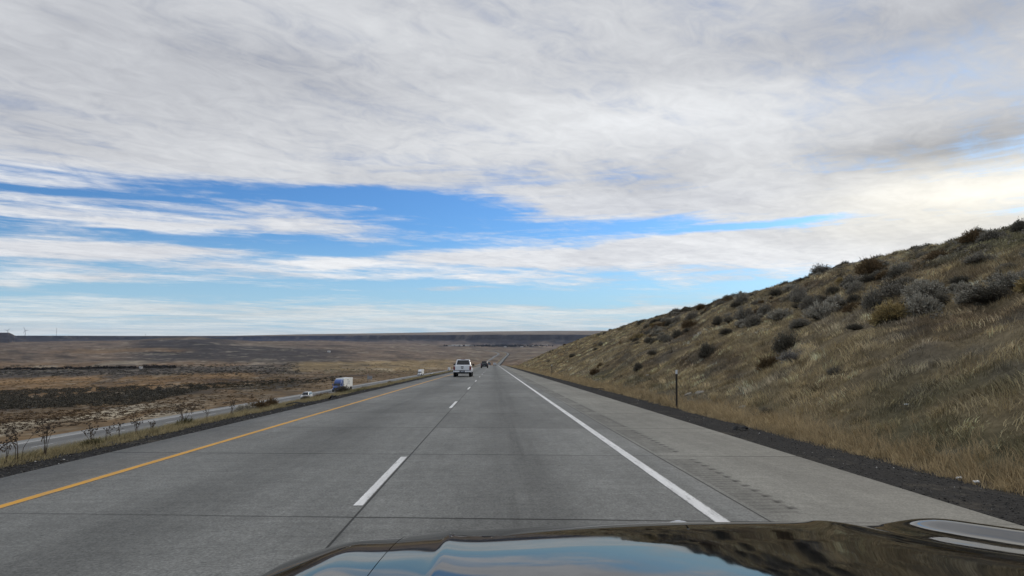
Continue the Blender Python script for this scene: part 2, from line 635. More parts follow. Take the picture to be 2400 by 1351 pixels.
# ------------------------------------------------------------------ the valley and the mesas
TAB = {
    -900: [(40, 1120), (60, 1060), (75, 1030), (110, 985), (160, 955), (240, 926), (350, 905), (500, 888), (800, 868), (1300, 848), (2000, 828), (3000, 811), (4000, 803), (6500, 800)],
    0: [(40, 1120), (60, 1060), (75, 1030), (110, 985), (160, 955), (240, 926), (350, 905), (500, 888), (800, 868), (1300, 848), (2000, 828), (3000, 812), (4000, 804), (6500, 803)],
    300: [(60, 1060), (85, 1015), (120, 975), (170, 948), (240, 922), (350, 900), (500, 882), (800, 862), (1300, 846), (2000, 828), (2900, 810), (3700, 799), (5000, 799), (6500, 803)],
    450: [(60, 1060), (100, 990), (150, 952), (200, 930), (300, 903), (450, 882), (700, 863), (1100, 848), (1700, 832), (2500, 813), (3200, 799), (3700, 790.3), (4300, 791.5), (6500, 803)],
    600: [(60, 1060), (120, 975), (150, 948), (200, 926), (300, 901), (450, 880), (700, 862), (1100, 848), (1700, 832), (2500, 817), (3500, 805), (4500, 801), (5500, 801.5), (7000, 804)],
    750: [(60, 1060), (160, 940), (240, 912), (330, 896), (450, 880), (700, 863), (1100, 849), (1700, 835), (2500, 821), (3500, 811), (4700, 801), (5500, 798.3), (7000, 803)],
    900: [(60, 1060), (200, 930), (300, 890), (450, 874.5), (700, 862), (1100, 850), (1700, 839), (2500, 828), (3500, 818), (4700, 808), (5600, 803.5), (7000, 806)],
    1060: [(60, 1060), (250, 930), (450, 886), (700, 869), (1100, 859), (1500, 853), (2000, 847), (2600, 839), (3500, 827), (4700, 815), (6000, 809), (7000, 808)],
    1157: [(60, 1060), (450, 890), (1100, 866), (1600, 860), (2000, 855), (2600, 843.5), (3300, 831.5), (3900, 825.5), (5000, 817.5), (6200, 812), (7200, 809)],
    1300: [(60, 1060), (450, 890), (1100, 864), (1600, 857), (2000, 849), (2600, 840), (3300, 830), (4000, 823.5), (5000, 817.5), (6200, 812), (7200, 809)],
    1700: [(60, 1060), (450, 890), (1100, 866), (1600, 860), (2000, 850), (2600, 840), (3300, 830), (4000, 824), (5000, 817), (6200, 812), (7200, 809)],
}
cols = np.array(sorted(TAB), float)
tt = np.array([tcol(c) for c in cols])
YK = np.concatenate([[-60, -30, 0, 12], np.geomspace(25, 13800, 430)])
# horizon row offset at each column: rows are read as heights over the depth y
zt = np.zeros((len(cols), len(YK)))
for i, c in enumerate(cols):
    d = np.array([p[0] for p in TAB[c]], float); r = np.array([p[1] for p in TAB[c]], float)
    zs = 1.5 + np.array([ray(c, rr)[2] for rr in r]) * d
    zt[i] = np.interp(np.log(np.clip(YK, 20, None)), np.log(d), zs)
    for _ in range(3):
        zt[i, 2:-2] = (zt[i, :-4] + zt[i, 1:-3] + zt[i, 2:-2] + zt[i, 3:-1] + zt[i, 4:]) / 5
APEX = 60.0
tv = np.concatenate([np.linspace(-3.2, -1.05, 60)[:-1], np.linspace(-1.05, .22, 640), np.linspace(.22, 2.6, 80)[1:]])
TV, YV = np.meshgrid(tv, YK)
XV = TV * (YV + APEX)
tc = np.where(YV > 1, XV / np.maximum(YV, 1), TV)
tcl = np.clip(tc, tt[0], tt[-1])
k = np.clip(np.searchsorted(tt, tcl) - 1, 0, len(tt) - 2)
fr = (tcl - tt[k]) / (tt[k + 1] - tt[k])
fr = fr * fr * (3 - 2 * fr) * .5 + fr * .5
row = np.arange(len(YK))[:, None]
ZB = zt[k, row] * (1 - fr) + zt[k + 1, row] * fr
amp = np.clip(YV * .0058, 0, 13) * smooth(60, 140, YV)
ZB = ZB + amp * (.7 * fbm(XV / 190, YV / 260, 71, 4) + .35 * fbm(XV / 45, YV / 60, 73, 3) * smooth(4000, 800, YV))
# mesas
MC = np.array([-900, 0, 20, 29, 34, 60, 300, 540, 700, 900, 1157, 1300, 1700], float)
MY = np.array([4200, 4300, 4380, 5000, 5800, 6100, 6500, 6900, 7000, 7050, 7050, 7150, 7200], float)
MR = np.array([780, 780.3, 780.6, 784, 787, 787.2, 788.2, 788.5, 787.6, 786.4, 785.3, 785.3, 786], float)   # rim
MP = np.array([780, 780, 780, 784, 787, 787.0, 787.8, 787.6, 784.3, 781.6, 777.6, 776.4, 776], float)      # back of the plateau
mt = np.array([tcol(c) for c in MC])
yr = np.interp(tc, mt, MY)
xr = tc * yr
gul = 480 * fbm(xr / 620, xr * 0 + 2.0, 81, 4) + 150 * fbm(xr / 150, xr * 0 + 5.0, 83, 3)
yr = yr + gul * .8
rz = np.array([1.5 + ray(c, r_)[2] * y_ for c, r_, y_ in zip(MC, MR, MY)])
pz = np.array([1.5 + ray(c, r_)[2] * 11500 for c, r_ in zip(MC, MP)])
ztop = np.interp(tc, mt, rz); zpl = np.interp(tc, mt, pz)
ztop = ztop + (zpl - ztop) * np.clip((YV - yr) / np.maximum(11500 - yr, 1), 0, 1.15)
dd = YV - yr
talus = smooth(-1000, 20, dd) * .55 * (1 + .25 * fbm(XV / 90, YV / 600, 85, 3))
cliff = smooth(-25, 45, dd)
prof = np.clip(talus * (1 - cliff) + cliff, 0, 1)
ismesa = smooth(3600, 3900, YV)
# knoll of old lava standing before the long rim at the left
ZV = ZB + (ztop - ZB) * prof * ismesa
# carve the road corridor
uc = XV - xc(YV)
zw_, ze_ = zW(YV) - .45, zE(YV) - 1.3
lerp = np.clip((-uc - 9) / 36, 0, 1)
zc_ = ze_ + (zw_ - ze_) * lerp - .5 * smooth(45, 40, -uc)
wl = smooth(-110, -58, uc) * (1 - smooth(5200, 5600, YV))
wr = 1 - smooth(14, 60, uc) * smooth(350, 600, YV)
wgt = np.where(uc < 0, wl, wr * (1 - smooth(5200, 5600, YV)))
wgt = np.where((YV < 350) & (uc > 0), 1.0, wgt)
ZV = ZV * (1 - wgt) + zc_ * wgt
# land cover, as seen patches on the ground
PX = np.stack([XV, YV, ZV], -1) - CAM
dep = np.maximum(PX @ FW, 1e-3)
CC = 1200 + F * (PX @ RT) / dep; RR = 675.5 - F * (PX @ UP) / dep
warp = fbm(XV / (YV * .12 + 15), YV / (YV * .25 + 25), 91, 4)
warp2 = fbm(XV / (YV * .035 + 4), YV / (YV * .09 + 8), 93, 3)
rw = RR + 9 * warp * np.clip((RR - 785) / 60, .1, 1.6) + 4 * warp2 * np.clip((RR - 785) / 60, .1, 2)
cw = CC + 60 * warp


def zone(c0, c1, r0, r1, sc=30, sr=2.5, tilt=0.0):
    r_ = rw - tilt * (CC - max(c0, 0))
    return smooth(c0 - sc, c0 + sc, cw) * (1 - smooth(c1 - sc, c1 + sc, cw)) * smooth(r0 - sr, r0 + sr, r_) * (1 - smooth(r1 - sr, r1 + sr, r_))


lc = np.broadcast_to(np.array([.185, .122, .072]), XV.shape + (3,)).copy()
def lay(col, w):
    global lc
    lc = lc * (1 - w[..., None]) + np.array(col) * w[..., None]
lay((.168, .124, .09), zone(-900, 1500, 700, 848, 30, 5))
lay((.17, .13, .09), smooth(-.1, .5, warp) * zone(-900, 1500, 800, 850, 30, 4) * .8)
lay((.042, .038, .039), zone(300, 560, 799, 850, 70, 4, -.03) * .9)
lay((.045, .041, .042), zone(520, 780, 810, 850, 60, 4, .03) * .85)
lay((.19, .125, .07), zone(120, 430, 819, 828, 60, 2, -.01) * .9)
lay((.24, .20, .155), zone(560, 700, 806, 811, 30, 1.5, .05) * .6)
lay((.26, .225, .17), zone(250, 620, 848, 853, 60, 1.5, -.01) * smooth(-.3, .2, warp2) * .8)
lay((.068, .06, .053), zone(-900, 700, 861, 882, 25, 3, -.008) * .85)
lay((.035, .031, .028), zone(-900, 400, 866, 871, 30, 1.2, -.015) * .8)
lay((.30, .265, .21), zone(-900, 900, 854, 859, 80, 2, -.005) * smooth(.0, .4, warp2) * .7)
lay((.26, .19, .095), zone(680, 1080, 846, 868, 30, 3) * .85)
lay((.225, .135, .058), zone(-900, 640, 884, 925, 60, 4, -.02) * .8)
lay((.18, .125, .065), zone(560, 1080, 878, 930, 40, 3, -.02) * .7)
lay((.10, .062, .038), zone(400, 900, 890, 902, 90, 3, -.03) * .6)
lay((.046, .043, .034), zone(-900, 480, 927, 963, 60, 8, -.035) * (.55 + .45 * smooth(-.3, .3, warp2)))
lay((.033, .030, .022), zone(460, 700, 905, 916, 40, 2, -.06) * .8)
lay((.17, .115, .06), zone(-900, 600, 966, 1080, 60, 4, -.09) * .8)
lay((.42, .365, .27), zone(-900, 420, 990, 1022, 60, 4, -.11) * smooth(-.25, .05, warp2) * .85)
lay((.36, .31, .23), zone(200, 460, 960, 1000, 50, 3, -.06) * smooth(0, .3, warp2) * .8)
lay((.36, .30, .2), zone(760, 1060, 866, 874, 50, 1.5) * smooth(.0, .3, warp2) * .8)
lay((.35, .31, .25), zone(-900, 1100, 806, 1010) * smooth(.42, .55, warp2 * .6 + warp * .6) * .6)
lay((.05, .045, .042), zone(-900, 1100, 800, 905) * smooth(.35, .55, -warp2 * .6 - warp * .5) * .6)
# mesas: cliffs of dark rock, scree, painted cloud shadow, pale plateau
me_ = smooth(.02, .12, prof * ismesa)
scree = smooth(-.25, .35, fbm(XV / 170, YV / 500, 95, 4) + .5 * smooth(.45, .1, prof) * smooth(650, 950, CC) - .22)
mcol = np.array([.032, .031, .040])[None, None] * (1 - scree[..., None]) + (np.array([.075, .066, .068]) + np.array([.06, .042, .024]) * smooth(600, 950, CC)[..., None]) * scree[..., None]
lc = lc * (1 - me_[..., None]) + mcol * me_[..., None]
lay((.030, .029, .034), smooth(.35, .5, prof) * (1 - smooth(60, 160, dd)) * ismesa * .85)
lay((.02, .026, .055), smooth(.1, .3, prof) * (1 - smooth(40, 120, dd)) * smooth(530, 560, CC) * (1 - smooth(760, 900, CC)) * ismesa * .8)  # cloud shadow painted into the mesa colour as a dark navy patch
lay((.23, .185, .14), smooth(80, 300, dd) * ismesa * .9)
lg = np.log(np.maximum(YV, 20))
st1 = fbm(TV * 38, lg * 26, 151, 4); st2 = fbm(TV * 130, lg * 75, 153, 3); st3 = fbm(TV * 14, lg * 9, 155, 3)
fade = smooth(70, 160, YV)
lay((.040, .036, .034), smooth(.12, .5, st1 + .35 * st2) * fade * .62 * (1 - .5 * me_))
lay((.27, .235, .18), smooth(.22, .6, -st1 + .5 * st2 - .2 * st3) * fade * .5 * (1 - .6 * me_))
lc = lc * (1 + .42 * st2 * fade + .25 * st3 * fade)[..., None]
f, s = grid_faces(len(YK), len(tv))
lc = np.clip(lc, .01, .8)
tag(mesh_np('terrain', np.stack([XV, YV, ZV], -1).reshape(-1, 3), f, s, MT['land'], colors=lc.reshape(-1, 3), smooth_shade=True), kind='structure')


def terr_z(x, y):
    i = int(np.clip(np.searchsorted(YK, y) - 1, 0, len(YK) - 2))
    fy = (y - YK[i]) / (YK[i + 1] - YK[i])
    a = np.interp(x, XV[i], ZV[i]); b = np.interp(x, XV[i + 1], ZV[i + 1])
    return a * (1 - fy) + b * fy


def hit_land(c, r, y0=60, y1=9000):
    d = ray(c, r)
    for y in np.geomspace(y0, y1, 1200):
        if 1.5 + d[2] * y < terr_z(d[0] * y, y): return d[0] * y, y
    return d[0] * y1, y1


# ------------------------------------------------------------------ grass
def blades(name, P, h, lean, w, col, seg_mid=.55, label=None):
    """P base points (n,3), lean (n,2) horizontal tip offset; five-vertex bent blades, one mesh"""
    n = len(P)
    a = rng.uniform(0, 2 * np.pi, n)
    side = np.stack([np.cos(a), np.sin(a), np.zeros(n)], -1) * (w / 2)[:, None]
    up = np.array([0, 0, 1.0])
    mid = P + up * (h * .62)[:, None]; mid[:, :2] += lean * .32
    tip = P + up * h[:, None]; tip[:, :2] += lean
    V = np.stack([P - side, P + side, mid - side * .75, mid + side * .75, tip], 1).reshape(-1, 3)
    b = (np.arange(n) * 5)[:, None]
    q = b + np.array([[0, 1, 3, 2]]); t = b + np.array([[2, 3, 4]])
    ff = np.concatenate([q, t], 1).ravel(); ss = np.tile([4, 3], n)
    C = np.repeat(col, 5, 0)
    o = mesh_np(name, V, ff, ss, MT['blade'], colors=np.clip(C, .005, .9))
    tag(o, label, 'grass' if label else None, kind='stuff')
    return o


def tufts(u, y, zf, per, hh, spread, ww, colf, leanv, leanr):
    """scatter `per` blades round each tuft centre"""
    n = len(u)
    uu = np.repeat(u, per) + rng.normal(0, 1, n * per) * np.repeat(spread, per)
    yy = np.repeat(y, per) + rng.normal(0, 1, n * per) * np.repeat(spread, per)
    z = zf(uu, yy) - .02
    P = np.stack([uu, yy, z], -1)
    h = np.repeat(hh, per) * rng.uniform(.55, 1.2, n * per)
    th = np.repeat(rng.normal(leanv, leanr, n), per) + rng.normal(0, .55, n * per)
    mag = h * rng.uniform(.35, 1.15, n * per)
    lean = np.stack([np.cos(th), np.sin(th)], -1) * mag[:, None]
    w = np.repeat(ww, per) * rng.uniform(.7, 1.3, n * per)
    tc_ = colf(u, y) * (1 + rng.normal(0, .13, (n, 1)))
    c = np.repeat(tc_, per, 0) * (1 + rng.normal(0, .14, (n * per, 1)))
    return P, h, lean, w, c


def cat(parts):
    return [np.concatenate(x) for x in zip(*parts)]


hz = lambda u, y: zE(y) + hill_w(u, y)
parts = []
for (y0, y1, dens, per, wsc) in ((7.5, 24, 8.5, 50, 1.0), (24, 42, 7.0, 42, 1.45), (42, 75, 4.2, 30, 2.4), (75, 130, 2.2, 22, 4.0), (130, 290, 1.1, 14, 6.5)):
    n = int((y1 - y0) * 19.5 * dens)
    y = rng.uniform(y0, y1, n); u = 7.9 + rng.uniform(0, 1, n) * 19.5
    keep = fbm(u / 1.6, y / 2.2, 101, 2) > -.42
    u, y = u[keep], y[keep]
    n = len(u)
    tall = smooth(-.3, .4, fbm(u / 2.5, y / 3.5, 103, 3))
    hh = .07 + (.08 + .11 * tall) * rng.random(n) + rng.uniform(0, .06, n)
    spread = .09 + .10 * rng.random(n)
    if y0 >= 42: spread = spread * 1.4
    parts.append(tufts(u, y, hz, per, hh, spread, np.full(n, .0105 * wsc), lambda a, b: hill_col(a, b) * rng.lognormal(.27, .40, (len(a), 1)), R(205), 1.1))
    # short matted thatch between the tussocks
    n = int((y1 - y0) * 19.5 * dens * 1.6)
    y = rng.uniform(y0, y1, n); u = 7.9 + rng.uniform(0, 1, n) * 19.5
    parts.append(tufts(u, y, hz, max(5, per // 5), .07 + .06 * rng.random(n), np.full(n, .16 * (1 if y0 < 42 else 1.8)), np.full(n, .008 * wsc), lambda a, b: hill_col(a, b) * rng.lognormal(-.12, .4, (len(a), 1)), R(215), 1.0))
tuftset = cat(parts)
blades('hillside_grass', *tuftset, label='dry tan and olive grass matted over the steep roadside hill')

parts = []
for (y0, y1, dens, per, wsc) in ((6, 24, 60, 13, 1.0), (24, 60, 30, 10, 1.8), (60, 150, 10, 9, 4.0), (150, 330, 4, 8, 8.0)):
    n = int((y1 - y0) * 1.7 * dens)
    y = rng.uniform(y0, y1, n)
    u = 6.3 + np.abs(rng.normal(.6, .5, n)) + .18 * fbm(y / 1.5, y * 0, 105, 3)
    u = np.clip(u, 6.15, 8.8)
    hh = .11 + .15 * np.clip((u - 6.4) / .6, 0, 1) * rng.uniform(.6, 1.1, n)
    gold = lambda a, b: np.array([.40, .30, .165]) * (1 + .28 * fbm(a / .8, b / 1.6, 107, 3))[..., None]
    parts.append(tufts(u, y, hz, per, hh, np.full(n, .05 if y0 < 60 else .1), np.full(n, .006 * wsc), gold, R(120), 1.2))
blades('verge_grass', *cat(parts), label='golden dry grass strip between dark gravel shoulder and hill foot')

mz = lambda u, y: zE(y) + med_w(u, y)
parts = []
for (y0, y1, dens, per, wsc) in ((6, 30, 45, 12, 1.1), (30, 80, 20, 10, 2.2), (80, 200, 7, 9, 5.0), (200, 420, 3, 8, 10.0)):
    n = int((y1 - y0) * 3.4 * dens)
    y = rng.uniform(y0, y1, n)
    u = -7.45 - rng.uniform(0, 1, n) ** 1.3 * 3.6 + .22 * fbm(y / 2.5, y * 0, 115, 3)
    dens_n = fbm(y / 5, u / 2, 117, 3)
    keep = dens_n > -.55
    u, y = u[keep], y[keep]; n = len(u)
    hh = (.07 + .11 * smooth(7.4, 8.4, -u)) * rng.uniform(.7, 1.25, n)
    def gm(a, b):
        c = np.array([.30, .245, .13]) * (1 + .22 * fbm(a / .7, b / 2.5, 119, 3))[..., None]
        g_ = (smooth(.15, .55, fbm(a / 2, b / 6, 121, 3)) * .75)[..., None]
        return c * (1 - g_) + np.array([.10, .105, .05]) * g_
    parts.append(tufts(u, y, mz, per, hh, np.full(n, .06 if y0 < 80 else .15), np.full(n, .006 * wsc), gm, R(60), 1.0))
for (y0, y1, dens, per, wsc) in ((30, 120, 2.2, 9, 4.0),(120, 420, .8, 8, 9.0)):
    n = int((y1 - y0) * 30 * dens)
    y = rng.uniform(y0, y1, n); u = -11 - rng.uniform(0, 1, n) * 33
    hh = .08 + .08 * rng.random(n)
    parts.append(tufts(u, y, mz, per, hh, np.full(n, .15), np.full(n, .006 * wsc), gm, R(60), 1.0))
blades('median_grass', *cat(parts), label='pale dry grass along the gravel edge above the opposite roadway')

# pebbles of the gravel edges
def pebbles(name, P, r, col, label):
    n = len(P)
    o8 = np.array([[1, 0, 0], [-1, 0, 0], [0, 1, 0], [0, -1, 0], [0, 0, .7], [0, 0, -.7]], float)
    a = rng.uniform(0, 6.28, n); ca, sa = np.cos(a), np.sin(a)
    sc = r[:, None, None] * rng.uniform(.6, 1.3, (n, 1, 3))
    v = o8[None] * sc
    x = v[..., 0] * ca[:, None] - v[..., 1] * sa[:, None]; yv = v[..., 0] * sa[:, None] + v[..., 1] * ca[:, None]
    V = np.stack([x, yv, v[..., 2]], -1) + P[:, None, :]
    tri = np.array([[0, 2, 4], [2, 1, 4], [1, 3, 4], [3, 0, 4], [2, 0, 5], [1, 2, 5], [3, 1, 5], [0, 3, 5]])
    ff = (np.arange(n)[:, None, None] * 6 + tri[None]).ravel()
    o = mesh_np(name, V.reshape(-1, 3), ff, np.full(n * 8, 3), MT['pebble'], colors=np.repeat(col, 6, 0))
    tag(o, label, 'gravel', kind='stuff')

n = 26000
y = 5 + rng.random(n) ** 2.0 * 85
u = np.where(rng.random(n) < .5, 4.87 + rng.random(n) * 1.75, -6.46 - rng.random(n) * 1.3)
wz = np.where(u > 0, np.interp(u, [4.85, 5.3, 5.9, 6.5, 7.2], [-.035, -.05, -.08, -.13, -.2]), np.interp(u, [-8.2, -7.6, -7, -6.44], [-.22, -.10, -.06, -.035]))
r_ = .006 + .016 * rng.random(n) ** 3
r_ = r_ * np.where(u > 0, .8, 1.25)
shade = .035 + .085 * rng.random(n) ** 1.5
shade = np.where(rng.random(n) < .012, .55, shade)
pebbles('loose_gravel', np.stack([u, y, zE(y) + wz + r_ * .3], -1), r_, shade[:, None] * np.array([1, .96, .9])[None], 'dark loose gravel with pale stones along both pavement edges')


# ------------------------------------------------------------------ brush on the valley floor (far too many to count)
def clumps(name, X, Y, Z, r, col, per, label, flat=.7, leaf=.35):
    n = len(X)
    d = rng.normal(0, 1, (n, per, 3)); d /= np.linalg.norm(d, axis=-1, keepdims=True)
    d[..., 2] = np.abs(d[..., 2])
    rad = rng.uniform(.55, 1.0, (n, per, 1))
    c = d * rad * r[:, None, None] * np.array([1, 1, flat])
    e1 = rng.normal(0, 1, (n, per, 3)); e2 = rng.normal(0, 1, (n, per, 3))
    e1 /= np.linalg.norm(e1, axis=-1, keepdims=True); e2 /= np.linalg.norm(e2, axis=-1, keepdims=True)
    s = r[:, None, None] * leaf * rng.uniform(.7, 1.4, (n, per, 1))
    base = np.stack([X, Y, Z], -1)[:, None, :]
    V = np.stack([base + c - e1 * s, base + c + e1 * s, base + c + e2 * s * 1.3], 2).reshape(-1, 3)
    colr = np.repeat(col * (1 + rng.normal(0, .12, (n, 1))), per * 3, 0) * (1 + np.repeat(rng.normal(0, .15, (n * per, 1)), 3, 0))
    o = mesh_np(name, V, np.arange(len(V)), np.full(len(V) // 3, 3), MT['scrub'], colors=np.clip(colr, .01, .8))
    tag(o, label, 'brush', kind='stuff')


def scatter_land(n, c0, c1, r0, r1, tilt=0.0, maxd=2500, ragged=True):
    out = []
    cs = rng.uniform(c0, c1, n); rs = rng.uniform(r0, r1, n)
    # invert through the terrain grid: nearest vertex in picture space is too coarse, so step along the ray
    yl = np.geomspace(66, maxd, 500)
    keep = fbm(cs / 22, rs / 7, 161, 3) > -.65 + .9 * np.abs((rs - (r0 + r1) / 2) / (r1 - r0))
    if n == 2500:
        keep &= (cs < 330) | (rs < r1 - (cs - 330) / 210 * (r1 - r0) * .95)
    for i in range(n):
        if ragged and not keep[i]: continue
        d = ray(cs[i], rs[i] + (0 if ragged else 2.2 * float(fbm(np.array(cs[i] / 40), np.array(.5), 181, 3))) + tilt * (cs[i] - c0))
        x = d[0] * yl; z = 1.5 + d[2] * yl
        ii = np.clip(np.searchsorted(YK, yl) - 1, 0, len(YK) - 2)
        tq = x / (yl + APEX)
        jj = np.clip(np.searchsorted(tv, tq) - 1, 0, len(tv) - 2)
        h = ZV[ii, jj]
        hit = z < h
        if hit.any():
            kx = int(np.argmax(hit)); out.append((x[kx], yl[kx]))
    return np.array(out)


Q = []
C_ = []
for (n, c0, c1, r0, r1, tl, col, rs) in (
        (2500, -60, 540, 919, 962, -.035, (.075, .066, .05), .75),
        (500, 440, 800, 902, 914, -.055, (.045, .043, .03), .6),
        (1300, -60, 480, 985, 1025, -.11, (.075, .05, .032), .28),
        (900, -60, 620, 962, 1000, -.07, (.11, .072, .038), .35),
        (1500, 500, 1060, 872, 925, -.05, (.12, .085, .045), .4),
        (1100, -60, 700, 884, 922, -.02, (.13, .09, .045), .45),
        (700, 760, 1050, 866, 876, .0, (.30, .26, .17), .45),
        (1500, -60, 700, 858, 884, -.008, (.07, .065, .05), .7)):
    q = scatter_land(n, c0, c1, r0, r1, tl)
    if len(q) == 0: continue
    q = q[(q[:, 0] - xc(q[:, 1])) < -60]
    Q.append(np.column_stack([q, rs * rng.uniform(.6, 1.5, len(q)) * (1 + q[:, 1] / 900)])); C_.append(np.tile(col, (len(q), 1)))
Q = np.concatenate(Q); C_ = np.concatenate(C_)
Zq = np.array([terr_z(a, b) for a, b in Q[:, :2]])
clumps('sagebrush_cover', Q[:, 0], Q[:, 1], Zq - .05, Q[:, 2], C_, 36, 'low dark sagebrush covering the valley floor beyond the opposite roadway', .55, .19)

# ------------------------------------------------------------------ single bushes
def bush_mesh(name, seed, nst, ntip, tipc, lowc, flat=.8, twig=False, spiky=0.0):
    r = np.random.default_rng(seed)
    lob = r.uniform(0, 6.28, 6); la = r.uniform(.06, .2, 6)
    def radius(th):
        return .82 + sum(la[k] * np.cos((k + 1) * th + lob[k]) for k in range(6)) * .6
    th = r.uniform(0, 2 * np.pi, nst); ph = np.arccos(r.uniform(.02, 1, nst))
    rr = radius(th) * r.uniform(.78, 1.03, nst)
    tip = np.stack([rr * np.sin(ph) * np.cos(th), rr * np.sin(ph) * np.sin(th), rr * np.cos(ph) * flat + .02], -1)
    base = np.stack([tip[:, 0] * .22, tip[:, 1] * .22, np.zeros(nst)], -1)
    mid = base * .4 + tip * .6; mid[:, 2] *= .82
    a = r.uniform(0, 6.28, nst); sd = np.stack([np.cos(a), np.sin(a), np.zeros(nst)], -1) * .011
    V1 = np.stack([base - sd, base + sd, mid - sd * .8, mid + sd * .8, tip], 1).reshape(-1, 3)
    b = (np.arange(nst) * 5)[:, None]
    f1 = np.concatenate([b + np.array([[0, 1, 3, 2]]), b + np.array([[2, 3, 4]])], 1).ravel(); s1 = np.tile([4, 3], nst)
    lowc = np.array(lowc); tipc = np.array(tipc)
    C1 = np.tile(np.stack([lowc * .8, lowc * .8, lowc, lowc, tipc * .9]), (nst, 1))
    # leaf clusters: short slivers close to the stem ends, outward
    k = r.integers(0, nst, ntip)
    t = r.uniform(.55, 1.06, ntip) if not twig else r.uniform(.35, 1.02, ntip)
    c = base[k] + (tip[k] - base[k]) * t[:, None] + r.normal(0, .035, (ntip, 3))
    c[:, 2] = np.maximum(c[:, 2], .03)
    d = tip[k] - base[k]; d /= np.linalg.norm(d, axis=1, keepdims=True)
    d = d + r.normal(0, .45, (ntip, 3)); d /= np.linalg.norm(d, axis=1, keepdims=True)
    e = np.cross(d, r.normal(0, 1, (ntip, 3))); e /= np.linalg.norm(e, axis=1, keepdims=True)
    ln = r.uniform(.04, .10, ntip)[:, None] * (1 + spiky); wd = r.uniform(.010, .022, ntip)[:, None]
    V2 = np.stack([c - e * wd, c + e * wd, c + d * ln + e * wd * .6, c + d * ln - e * wd * .6], 1).reshape(-1, 3)
    f2 = (len(V1) + np.arange(ntip * 4)); s2 = np.full(ntip, 4)
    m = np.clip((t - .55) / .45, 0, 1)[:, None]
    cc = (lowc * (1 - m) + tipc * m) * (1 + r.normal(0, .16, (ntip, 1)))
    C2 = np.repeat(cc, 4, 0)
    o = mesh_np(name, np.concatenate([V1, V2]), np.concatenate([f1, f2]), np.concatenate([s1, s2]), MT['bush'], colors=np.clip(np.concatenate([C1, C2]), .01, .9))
    me = o.data
    COL.objects.unlink(o); bpy.data.objects.remove(o)
    return me


KIND = {
    'grey': [bush_mesh('grey_sagebrush', 200 + i, 520, 5200, (.25, .225, .18), (.095, .083, .064), .82) for i in range(3)],
    'pale': [bush_mesh('pale_rabbitbrush', 210 + i, 620, 5200, (.37, .34, .275), (.12, .10, .075), .78, spiky=.3) for i in range(3)],
    'gold': [bush_mesh('golden_rabbitbrush', 220 + i, 620, 5200, (.36, .27, .12), (.10, .085, .055), .72, spiky=.3) for i in range(2)],
    'brown': [bush_mesh('brown_brush', 230 + i, 560, 4600, (.17, .115, .06), (.075, .055, .035), .8, spiky=.5) for i in range(2)],
    'dark': [bush_mesh('dark_sagebrush', 240 + i, 480, 4600, (.14, .125, .095), (.062, .054, .042), .9) for i in range(3)],
    'dead': [bush_mesh('dead_brush', 250, 700, 1800, (.25, .235, .215), (.13, .12, .11), .75, twig=True)],
}


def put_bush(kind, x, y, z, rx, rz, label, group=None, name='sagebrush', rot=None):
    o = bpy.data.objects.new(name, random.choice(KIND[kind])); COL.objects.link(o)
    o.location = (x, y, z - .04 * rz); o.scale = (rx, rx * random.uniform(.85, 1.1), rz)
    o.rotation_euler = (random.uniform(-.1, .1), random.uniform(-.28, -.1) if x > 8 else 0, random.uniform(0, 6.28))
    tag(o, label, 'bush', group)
    return o


